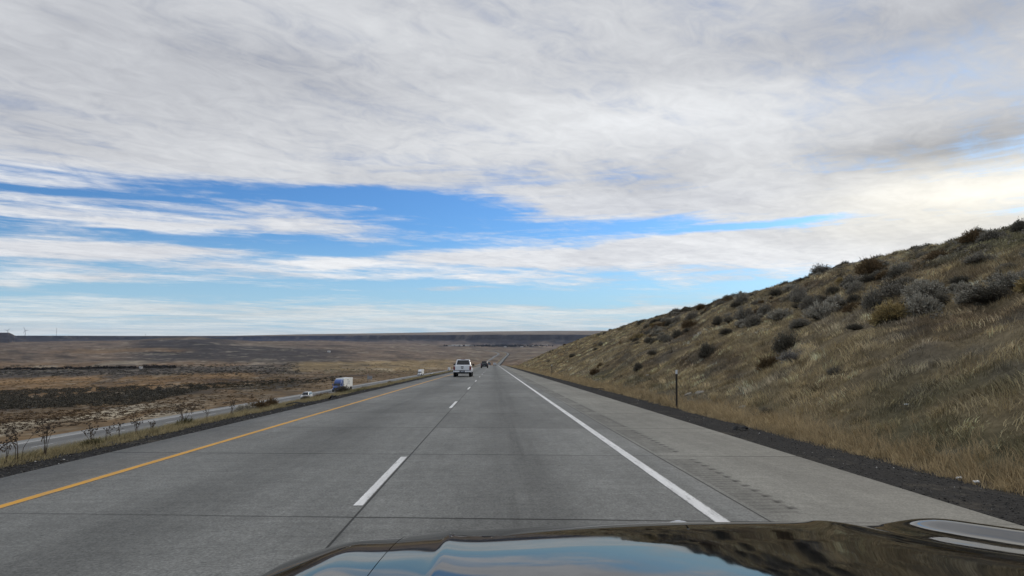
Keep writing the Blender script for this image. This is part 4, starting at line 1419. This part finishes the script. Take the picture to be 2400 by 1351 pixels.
GE = 'vehicles driving away on the near roadway'
GW = 'oncoming vehicles on the lower roadway'
place(pickup(MT['white_paint'], 'white pickup truck ahead in the left lane, nearest vehicle', GE), 68.7, -3.2)
place(pickup(MT['dark_paint'], 'black pickup truck in the left lane beyond the white pickup', GE, dark_bumper=True), 168, -2.35)
suv = car('suv', MT['grey_paint'], 'slate grey SUV half hidden behind the black pickup', 'suv', GE, 4.9, 1.95, 1.85, 1.1, 1.1, .2)
place(suv, 372, -2.6)
van = car('passenger_car', MT['white_paint'], 'white car with dark lower body dipping over the road crest, right lane', 'car', GE, 4.8, 1.9, 1.6, 1.0, 1.2, .5)
place(van, 366, .75)
wsuv = car('suv', MT['white_paint'], 'white oncoming SUV on the lower roadway, nearest of the oncoming vehicles', 'suv', GW, 4.7, 1.9, 1.72, 1.0, 1.1, .25)
place(wsuv, 166, -47.6, True)
place(semi(MT['blue_paint'], 'blue semi truck with lettered white trailer on the lower roadway', GW, 'Trz'), 207, -50.0 + .6, True)
place(semi(MT['white_paint'], 'white semi truck on the lower roadway, behind the blue one', GW, None, True), 455, -52, True)
smallcar = car('passenger_car', MT['white_paint'], 'small white oncoming car half hidden by weeds beyond the white semi truck', 'car', GW, 4.5, 1.8, 1.5)
place(smallcar, y_for_row(-48, 878, True, 300, 900), -48, True)
tr = empty('box_truck'); tag(tr, 'white box truck with dark windscreen, just left of the white pickup', 'truck', GW)
MB().box(-1.2, 1.2, -6, -.3, .9, 3.6).build('cargo_box', MT['trailer'], tr, bevel=.04)
MB().loft([rr(-.2, 1.1, .6, 2.6, .15, .1, .08), rr(.9, 1.1, .6, 2.4, .2, .1, .1), rr(1.5, 1.05, .6, 1.6, .15, .1, .06), rr(2.1, 1.0, .6, 1.35, .15, .1, .06)]).build('cab', MT['white_paint'], tr)
MB().slab([(.95, 1.47, 1.62), (-.95, 1.47, 1.62), (-.88, 1.0, 2.32), (.88, 1.0, 2.32)], .03).build('windscreen', MT['glass'], tr)
MB().box(-.6, .6, 2.08, 2.12, .75, 1.2).build('grille', MT['trim'], tr)
for s_ in (-1, 1):
    for yy in (1.3, -4.3): wheel(tr, s_ * .98, yy, .45, .3)
place(tr, y_for_row(-50, 869.5, True, 400, 1100), -50, True)

dcar = car('passenger_car', MT['dark_paint'], 'dark distant car on the lower roadway near the valley bend start', 'car', 'distant vehicles on the lower roadway', 4.6, 1.84, 1.5)
place(dcar, y_for_row(-48, 852, True, 1500, 2600), -48, True)
FT = tr
FARS = [(FT, 'first of the pale distant vehicles queued before the left roadway bends', 839, -52, True), (smallcar, 'second pale distant vehicle queued before the left roadway bends', 838, -48, True),
        (FT, 'third pale distant vehicle queued before the left roadway bends', 837, -52, True), (smallcar, 'last pale distant vehicle, at the start of the left bend', 836, -52, True),
        (dcar, 'dark distant car behind the pale queue on the left roadway', 845, -52, True),
        (dcar, 'dark distant car far down the right roadway, nearer of two', 841, 0.4, False), (dcar, 'dark distant car far down the right roadway, farther of two', 838, -3.2, False)]
for src, lab, rw_, u, wb in FARS:
    c = copy_tree(src)
    tag(c, lab, 'truck' if src is FT else 'car', 'distant vehicles on the lower roadway' if wb else 'distant vehicles on the near roadway')
    place(c, y_for_row(u, rw_, wb, 2000, 3550), u, wb)

# ------------------------------------------------------------------ the viewer's own car: hood, fenders and nose
CX = .43
cv = np.array([.55, .8, 1.0, 1.15, 1.3, 1.45, 1.6, 1.72, 1.83, 1.92, 2.0, 2.07, 2.13, 2.18, 2.22, 2.25, 2.27, 2.28])
cz = np.array([1.135, 1.125, 1.115, 1.108, 1.099, 1.088, 1.073, 1.058, 1.040, 1.020, .996, .968, .935, .895, .845, .78, .66, .45])


_hv = np.arange(.3, 2.9, .005)
_hz = np.interp(_hv, cv, cz)
_kk = np.exp(-.5 * (np.arange(-24, 25) * .005 / .035) ** 2); _kk /= _kk.sum()
_hz = np.convolve(np.pad(_hz, 24, 'edge'), _kk, 'valid')


def hood_z(x, v):
    """x from the car's centre, v forward"""
    ax = np.abs(x)
    sweep = .15 * ax ** 2
    z = np.interp(v + sweep, _hv, _hz)
    ve = v + sweep
    bulge = .010 * np.exp(-np.sqrt(((ax - .53) / .045) ** 2 + .012)) * (1 - smooth(2.02, 2.2, ve))         # a crease each side of the middle
    crown = -.014 * ax ** 2 + .13 * np.clip(1.62 - v, 0, 1) ** 2 * smooth(-.6, .7, x)
    fend = np.where(x > 0, .029, .004) * np.exp(-((ax - .79) / .065) ** 2) * (1 - smooth(1.75, 2.2, ve))
    crown = crown - .028 * np.clip((ax - .76) / .2, 0, 2) ** 2 * np.where(x > 0, .35, 1)
    return z + bulge + crown + fend


def hood_patch(name, xs, vs, mat, parent, rim=None):
    Xg, Vg = np.meshgrid(xs, vs)
    Z = hood_z(Xg, Vg)
    P = np.stack([Xg, Vg, Z], -1)
    f, s = grid_faces(len(vs), len(xs))
    return mesh_np(name, P.reshape(-1, 3), f, s, mat, parent, smooth_shade=True)


own = empty('black_car', (0, 0, 0)); tag(own, 'glossy black car hood with sky reflections at the bottom of the view', 'car')
vs = np.concatenate([np.arange(.55, 1.7, .025), np.arange(1.7, 2.279, .012)])
xs = np.linspace(-.66, .66, 170)
hood_patch('hood', xs, vs, MT['body'], own)


def fender(sgn):
    # top of the fender then the outer skin rolling down to the sill
    ang = np.linspace(0, 1, 90)
    xs_ = .662 + (1.0 - .662) * ang
    rows = []
    for v in vs[vs < 2.2]:
        ring = []
        for x in xs_:
            z = float(hood_z(np.array(sgn * x), np.array(v)))
            k = max(0.0, (x - .92) / .08)
            z = z - .055 * k ** 2.2
            ring.append((sgn * x, v, z))
        zl = ring[-1][2]
        for q in (1, 2, 3, 4, 5, 6):
            ring.append((sgn * (1.0 + .012 * math.sin(q * .6)), v, zl + (.42 - zl) * (q / 6) ** 1.2))
        rows.append(ring)
    P = np.array(rows)
    f, s = grid_faces(P.shape[0], P.shape[1])
    return mesh_np('fender', P.reshape(-1, 3), f, s, MT['body'], own, smooth_shade=True)


fender(1); fender(-1)
# nose under the leading edge
nose = MB()
def front_v(x): return 2.285 - .15 * x * x
for zlev in (0,):
    rings = []
    xsn = np.linspace(-.98, .98, 40)
    rings = [[(x, front_v(x) + .015 - .5 * (z < .35) * .1, z) for x in xsn] + [(x, front_v(x) - .25, z) for x in xsn[::-1]] for z in (.22, .35, .5, .62)]
    nose.loft(rings)
nose.build('front_bumper', MT['body'], own, sm=False)
for s_ in (-1, 1):
    b = MB().loft([[(s_ * .62, front_v(.62) - .02, .68), (s_ * .93, front_v(.93) - .06, .70), (s_ * .93, front_v(.93) - .12, .80), (s_ * .62, front_v(.62) - .05, .76)], [(s_ * .62, front_v(.62) + .03, .68), (s_ * .93, front_v(.93) + .0, .70), (s_ * .93, front_v(.93) - .05, .80), (s_ * .62, front_v(.62) + .02, .76)]])
    b.build('headlight', MT['lamp'], own)
    wheel(own, s_ * .86, 1.45, .37, .24)
MB().ball((.175, 2.045, .985), .03, .012, .008, 8, 5).build('hood_glint', MT['chrome'], own)  # chrome sliver added to stand in for a small highlight on the hood
own.location = (CX, 0, 0)
own.rotation_euler = (-math.atan(SL), -.016, 0)

# ------------------------------------------------------------------ far things: turbines, masts, farm, town
def turbine(c, rhub, y, blade, rot, lab):
    d = ray(c, rhub)
    hub = np.array([d[0] * y, y, 1.5 + d[2] * y])
    zg = hub[2] - 80
    t = empty('wind_turbine', (hub[0], hub[1], zg)); tag(t, lab, 'wind turbine', 'wind turbines on the left mesa')
    MB().tube([(0, 0, -20), (0, 0, 40), (0, 0, 79)], [3.2, 2.8, 2.0], 12).build('tower', MT['turbine'], t)
    MB().box(-1.8, 1.8, -4, 6, 78, 82).build('nacelle', MT['turbine'], t, bevel=.4)
    MB().ball((0, -5, 80), 2.2, 2.4, 2.2).build('hub', MT['turbine'], t)
    for k in range(3):
        a = rot + k * 2 * math.pi / 3
        dx, dz = math.sin(a), math.cos(a)
        b = MB(); rings = []
        for s_, ch, th_ in ((.03, 1.5, 1.2), (.2, 3.2, 1.0), (.6, 2.2, .7), (1.0, .8, .3)):
            px, pz = dx * s_ * blade, 80 + dz * s_ * blade
            rings.append([(px - dz * ch, -5, pz + dx * ch), (px, -5 - th_, pz), (px + dz * ch, -5, pz - dx * ch), (px, -5 + th_, pz)])
        b.loft(rings); b.build('blade', MT['turbine'], t)


turbine(18.6, 775.3, 8400, 46, math.atan2(5.5, 5), 'left wind turbine on the skyline, its tower partly behind the near butte')
turbine(59.6, 774.6, 8400, 50, R(90), 'right wind turbine on the skyline, whole tower showing above the rim')


def mast(c, rtop, y, H, lab, w=3.0):
    d = ray(c, rtop); top = np.array([d[0] * y, y, 1.5 + d[2] * y])
    b = MB()
    for a in range(3):
        an = a * 2 * math.pi / 3
        b.tube([(math.cos(an) * w, math.sin(an) * w, 0), (math.cos(an) * w * .6, math.sin(an) * w * .6, H)], [.5, .4], 4)
    for k in range(12):
        z = H * k / 12
        for a in range(3):
            a0, a1 = a * 2.0944, (a + 1) * 2.0944
            b.tube([(math.cos(a0) * w * .9, math.sin(a0) * w * .9, z), (math.cos(a1) * w * .8, math.sin(a1) * w * .8, z + H / 12)], .3, 3)
    b.tube([(0, 0, H), (0, 0, H * 1.05)], .3, 4)
    o = b.build('radio_mast', MT['steel']); o.location = (top[0], top[1], top[2] - H)
    tag(o, lab, 'mast')


mast(133, 769.5, 8000, 110, 'tall thin radio mast on the mesa skyline, right of the wind turbines')
mast(341, 783, 8000, 45, 'short radio mast on the mesa skyline, far right of the turbines', 2.5)


def house(x, y, z, w, l, h, lab, group, rot=0.0, rf='roof', name='house'):
    t = empty(name, (x, y, z)); t.rotation_euler = (0, 0, rot); tag(t, lab, 'building', group)
    MB().box(-w / 2, w / 2, -l / 2, l / 2, -3, h).build('wall', MT['houses'], t)
    e = .5
    MB().add([(-w / 2 - e, -l / 2 - e, h), (w / 2 + e, -l / 2 - e, h), (w / 2 + e, l / 2 + e, h), (-w / 2 - e, l / 2 + e, h), (-w / 2 - e, 0, h + l * .22), (w / 2 + e, 0, h + l * .22)],
             [(3, 2, 1, 0), (0, 1, 5, 4), (2, 3, 4, 5), (1, 2, 5), (3, 0, 4)]).build('roof', MT[rf], t)
    for k in range(3):
        MB().box(-w * .35 + k * w * .28, -w * .35 + k * w * .28 + w * .12, -l / 2 - .03, -l / 2 + .02, h * .35, h * .75).build('window', MT['glass'], t)


TOWN = [(1053, 811.8, 24), (1065, 811.6, 54), (1077, 811.6, 46), (1098, 811.8, 60), (1106, 812, 26), (1112, 811.6, 24), (1137, 809.6, 18), (1153, 811, 20), (1171, 812, 20), (1184, 814, 22), (1201, 810, 16), (1214, 812.4, 18), (1223, 814, 24), (1245, 813, 24), (1249, 811.6, 16), (1262, 812, 16), (1281, 810.5, 14), (1190, 811.5, 16), (1232, 811, 16)]
TL = ['', 'long white shed second from the left end of the town', 'long pale shed third from the left end of the town', 'broad white barn left of the dark town trees']
for i, (c, r, w) in enumerate(TOWN):
    x, y = hit_land(c, r, 3000, 6900)
    lab = TL[i] if i in (1, 2, 3) else 'small pale house among the dark trees of the far town'
    house(x, y, terr_z(x, y), w, 12, 6.5 if w < 40 else 8, lab, 'buildings of the far town', random.uniform(-.3, .3), 'roof' if w < 40 else 'houses')
x, y = hit_land(771, 826, 1000, 5000)
house(x, y, terr_z(x, y), 9, 7, 3.5, 'lone white farm building on the far brown flat', None, .1, 'houses', 'farm_building')
x, y = hit_land(330, 864.5, 500, 4000)
house(x, y, terr_z(x, y), 2.6, 2.2, 1.7, 'tiny white shed by the dark creek brush at left', None, .1, 'houses', 'shed')
# the town's trees and the creek brush read as masses
n = 900
cs = np.concatenate([rng.normal(1180, 50, 600), rng.uniform(1030, 1290, 300)]); cs = np.clip(cs, 1025, 1295)
rs = 811.5 + rng.uniform(-1.6, 2.6, n) * np.exp(-((cs - 1200) / 120) ** 2)
pt = np.array([hit_land(c, r, 3500, 7000) for c, r in zip(cs[:420], rs[:420])])
zt_ = np.array([terr_z(a, b) for a, b in pt])
clumps('town_trees', pt[:, 0], pt[:, 1], zt_ + 2, rng.uniform(4, 9, len(pt)), np.tile((.035, .036, .034), (len(pt), 1)), 26, 'mass of dark trees around the far town below the mesa', 1.1, .4)
cq = scatter_land(700, -40, 410, 866.5, 868.5, -.012, 4000, False)
zq = np.array([terr_z(a, b) for a, b in cq])
clumps('creek_brush', cq[:, 0], cq[:, 1], zq, rng.uniform(.5, 2.4, len(cq)), np.tile((.036, .031, .027), (len(cq), 1)), 22, 'dark line of creek brush across the valley at left', .9, .4)

# ------------------------------------------------------------------ haze
m = bpy.data.materials.new('valley_haze'); m.use_nodes = True
nt = m.node_tree
for nd in list(nt.nodes): nt.nodes.remove(nd)
out = nt.nodes.new('ShaderNodeOutputMaterial'); pv = nt.nodes.new('ShaderNodeVolumePrincipled')
pv.inputs['Color'].default_value = (.55, .70, 1.0, 1); pv.inputs['Density'].default_value = 1.5e-5; pv.inputs['Anisotropy'].default_value = .0
nt.links.new(pv.outputs[0], out.inputs['Volume'])
zmin = float(ZV.min()) - 1
hz_ = MB().box(-45000, 37000, -200, 14200, zmin, 190).build('haze', m)
tag(hz_, kind='stuff')

# ------------------------------------------------------------------ sky and light
SUN_AZ, SUN_EL = R(41), R(19)
w = bpy.data.worlds.new('World'); scene.world = w; w.use_nodes = True
NT.cur = w.node_tree
for nd in list(NT.cur.nodes): NT.cur.nodes.remove(nd)
wo = new('ShaderNodeOutputWorld'); bg = new('ShaderNodeBackground')
NT.cur.links.new(bg.outputs[0], wo.inputs[0])
sky = new('ShaderNodeTexSky', sky_type='NISHITA')
sky.sun_disc = False; sky.sun_elevation = SUN_EL; sky.sun_rotation = SUN_AZ
sky.air_density = 1.0; sky.dust_density = .3; sky.ozone_density = 2.0
tcn = new('ShaderNodeTexCoord')
sp = new('ShaderNodeSeparateXYZ'); NT.cur.links.new(tcn.outputs['Generated'], sp.inputs[0])
dx, dy, dz = E(sp.outputs[0]), E(sp.outputs[1]), E(sp.outputs[2])
hyp = M('SQRT', dx * dx + dy * dy)
el = dz / M('MAXIMUM', hyp, .001)
az = M('ARCTAN2', dx, dy)
# flat cloud-deck coordinates
zz = M('MAXIMUM', el, .0) + .045
dirx = dx / M('MAXIMUM', hyp, .001); diry = dy / M('MAXIMUM', hyp, .001)
px = dirx / zz; py = diry / zz
CA, SA = math.cos(R(-42)), math.sin(R(-42))
qx = px * CA - py * SA; qy = px * SA + py * CA
n_big = noise(vec(qx * .7, qy * 1.0), .55, 6, .55, .8)
n_str = noise(vec(qx * .42, qy * 1.25), 1.5, 9, .62, 1.0)
n_fine = noise(vec(qx * .9, qy * 1.15), 6.0, 8, .66, .8)
n_lin = noise(vec(az * 4.0 + el * 6.0, el * 62.0 - az * 2.0), 1.0, 8, .64, .5)
n_w1 = noise(vec(az * 3.0, el * 16.0, 3.0), 1.0, 5, .55) - .5
n_w2 = noise(vec(az * 4.0, el * 22.0, 9.0), 1.0, 5, .55) - .5
aw = az + n_w1 * .22
ew = el + n_w2 * .045


def cr(c, r):
    d = ray(c, r)
    return math.atan2(d[0], 1), d[2] / math.hypot(d[0], 1)


def blob(c, r, hw, hh, tilt=0.0):
    a0, e0 = cr(c, r)
    k = math.cos(a0)
    A = hw / F * k * k + .02; B = hh / F * k + .002
    u_ = (aw - a0)
    v_ = (ew - e0) - u_ * tilt if tilt else ew - e0
    return M('EXPONENT', (M('POWER', M('ABSOLUTE', u_) / A, 2.0) + M('POWER', M('ABSOLUTE', v_) / B, 2.0)) * -1.0)


cov = sstep(.15, .275, ew) * 1.12 + sstep(.062, .036, ew) * .8
SK = [(250, 512, 560, 26, 1.15, .0), (720, 522, 200, 24, .7, -.05), (200, 590, 330, 28, 1.2, -.03), (480, 598, 160, 12, .5, 0), (1420, 595, 360, 34, 1.15, 0.02), (1130, 612, 180, 15, .7, .05), (1750, 580, 300, 40, 1.0, .04),
      (1250, 655, 200, 6, .5, 0), (230, 646, 150, 9, .9, 0), (525, 638, 85, 6, .7, -.02), (770, 614, 90, 10, .9, .08), (860, 650, 210, 6, .75, .03), (1100, 678, 110, 5, .55, .02), (15, 660, 50, 12, .9, 0),
      (2250, 545, 420, 75, 1.5, .05), (1950, 478, 420, 34, 1.3, 0), (1370, 497, 130, 22, .8, 0.1), (1600, 660, 260, 12, .45, 0),
      (860, 458, 250, 18, -1.2, -.03), (120, 444, 300, 10, -.5, .05), (1090, 505, 110, 18, -.6, 0), (300, 545, 700, 12, -.5, 0), (1830, 526, 190, 8, -1.2, 0), (1480, 522, 150, 7, -.5, 0), (1560, 468, 380, 34, .9, 0), (560, 412, 600, 24, .35, 0), (450, 440, 160, 14, -.5, 0)]
for (c, r, hw, hh, wt, tl) in SK:
    cov = cov + blob(c, r, hw, hh, tl) * wt
T = cov + (n_big - .5) * 1.3 + (n_str - .5) * 1.35 + (n_fine - .5) * .8 + (n_lin - .5) * 2.3 * sstep(.34, .18, el)
alpha = sstep(.0, 1.12, T)
# brightness of the cloud deck
thick = (n_big - .5) * .62 + (n_str - .5) * .26
BR = None
for (c, r, hw, hh, wt) in ((2230, 350, 330, 45, -.22), (2100, 60, 500, 90, -.12), (300, 130, 700, 150, -.14), (1250, 330, 500, 90, .12), (1700, 250, 450, 80, .16), (600, 380, 500, 60, .05), (120, 330, 260, 60, -.08), (2330, 440, 300, 55, .20), (2100, 480, 500, 70, .13), (1000, 80, 500, 60, .04), (2200, 600, 400, 50, .12)):
    q = blob(c, r, hw, hh) * wt
    BR = q if BR is None else BR + q
lum = thick + .66 + BR * .9 + (n_fine - .5) * .30
warm = blob(2320, 450, 480, 130)
ccol = mixc(sstep(.3, .85, lum), (.88, .915, 1.02), (.96, .98, 1.01))
ccol = mixc(warm * .8, ccol, (1.0, .955, .83))
low = sstep(.10, .03, el)
ccol = mixc(low * .7, ccol, (.88, .98, 1.0))
lumc = M('MAXIMUM', lum, .2)
lumc = lumc * (1.0 - low * .2) + low * .22 + sstep(.25, .2, el) * sstep(.05, .09, el) * .12
cl = mixc(1.0, ccol, grey(lumc), 'MULTIPLY')
skyc = mixc(1.0, E(sky.outputs[0]), (.046, .079, .124), 'MULTIPLY')
skyc = mixc(sstep(.17, .0, el) * .8, skyc, (.44, .66, .84))
fin = mixc(alpha, skyc, cl)
NT.cur.links.new(fin.s, bg.inputs[0])
bg.inputs[1].default_value = 1.0
w.cycles.sampling_method = 'MANUAL'; w.cycles.sample_map_resolution = 512

sl = bpy.data.lights.new('sun', 'SUN'); so = link(bpy.data.objects.new('sun', sl))
sl.energy = 1.1; sl.angle = R(12); sl.color = (1.0, .93, .82)
so.rotation_euler = (R(90) - SUN_EL, 0, -SUN_AZ + math.pi)

scene.view_settings.view_transform = 'Standard'
scene.view_settings.look = 'None'
scene.view_settings.exposure = 0.0
scene.view_settings.gamma = 1.0
scene.render.engine = 'CYCLES'
cy = scene.cycles
cy.max_bounces = 5; cy.diffuse_bounces = 2; cy.glossy_bounces = 3; cy.volume_bounces = 0
cy.use_denoising = True
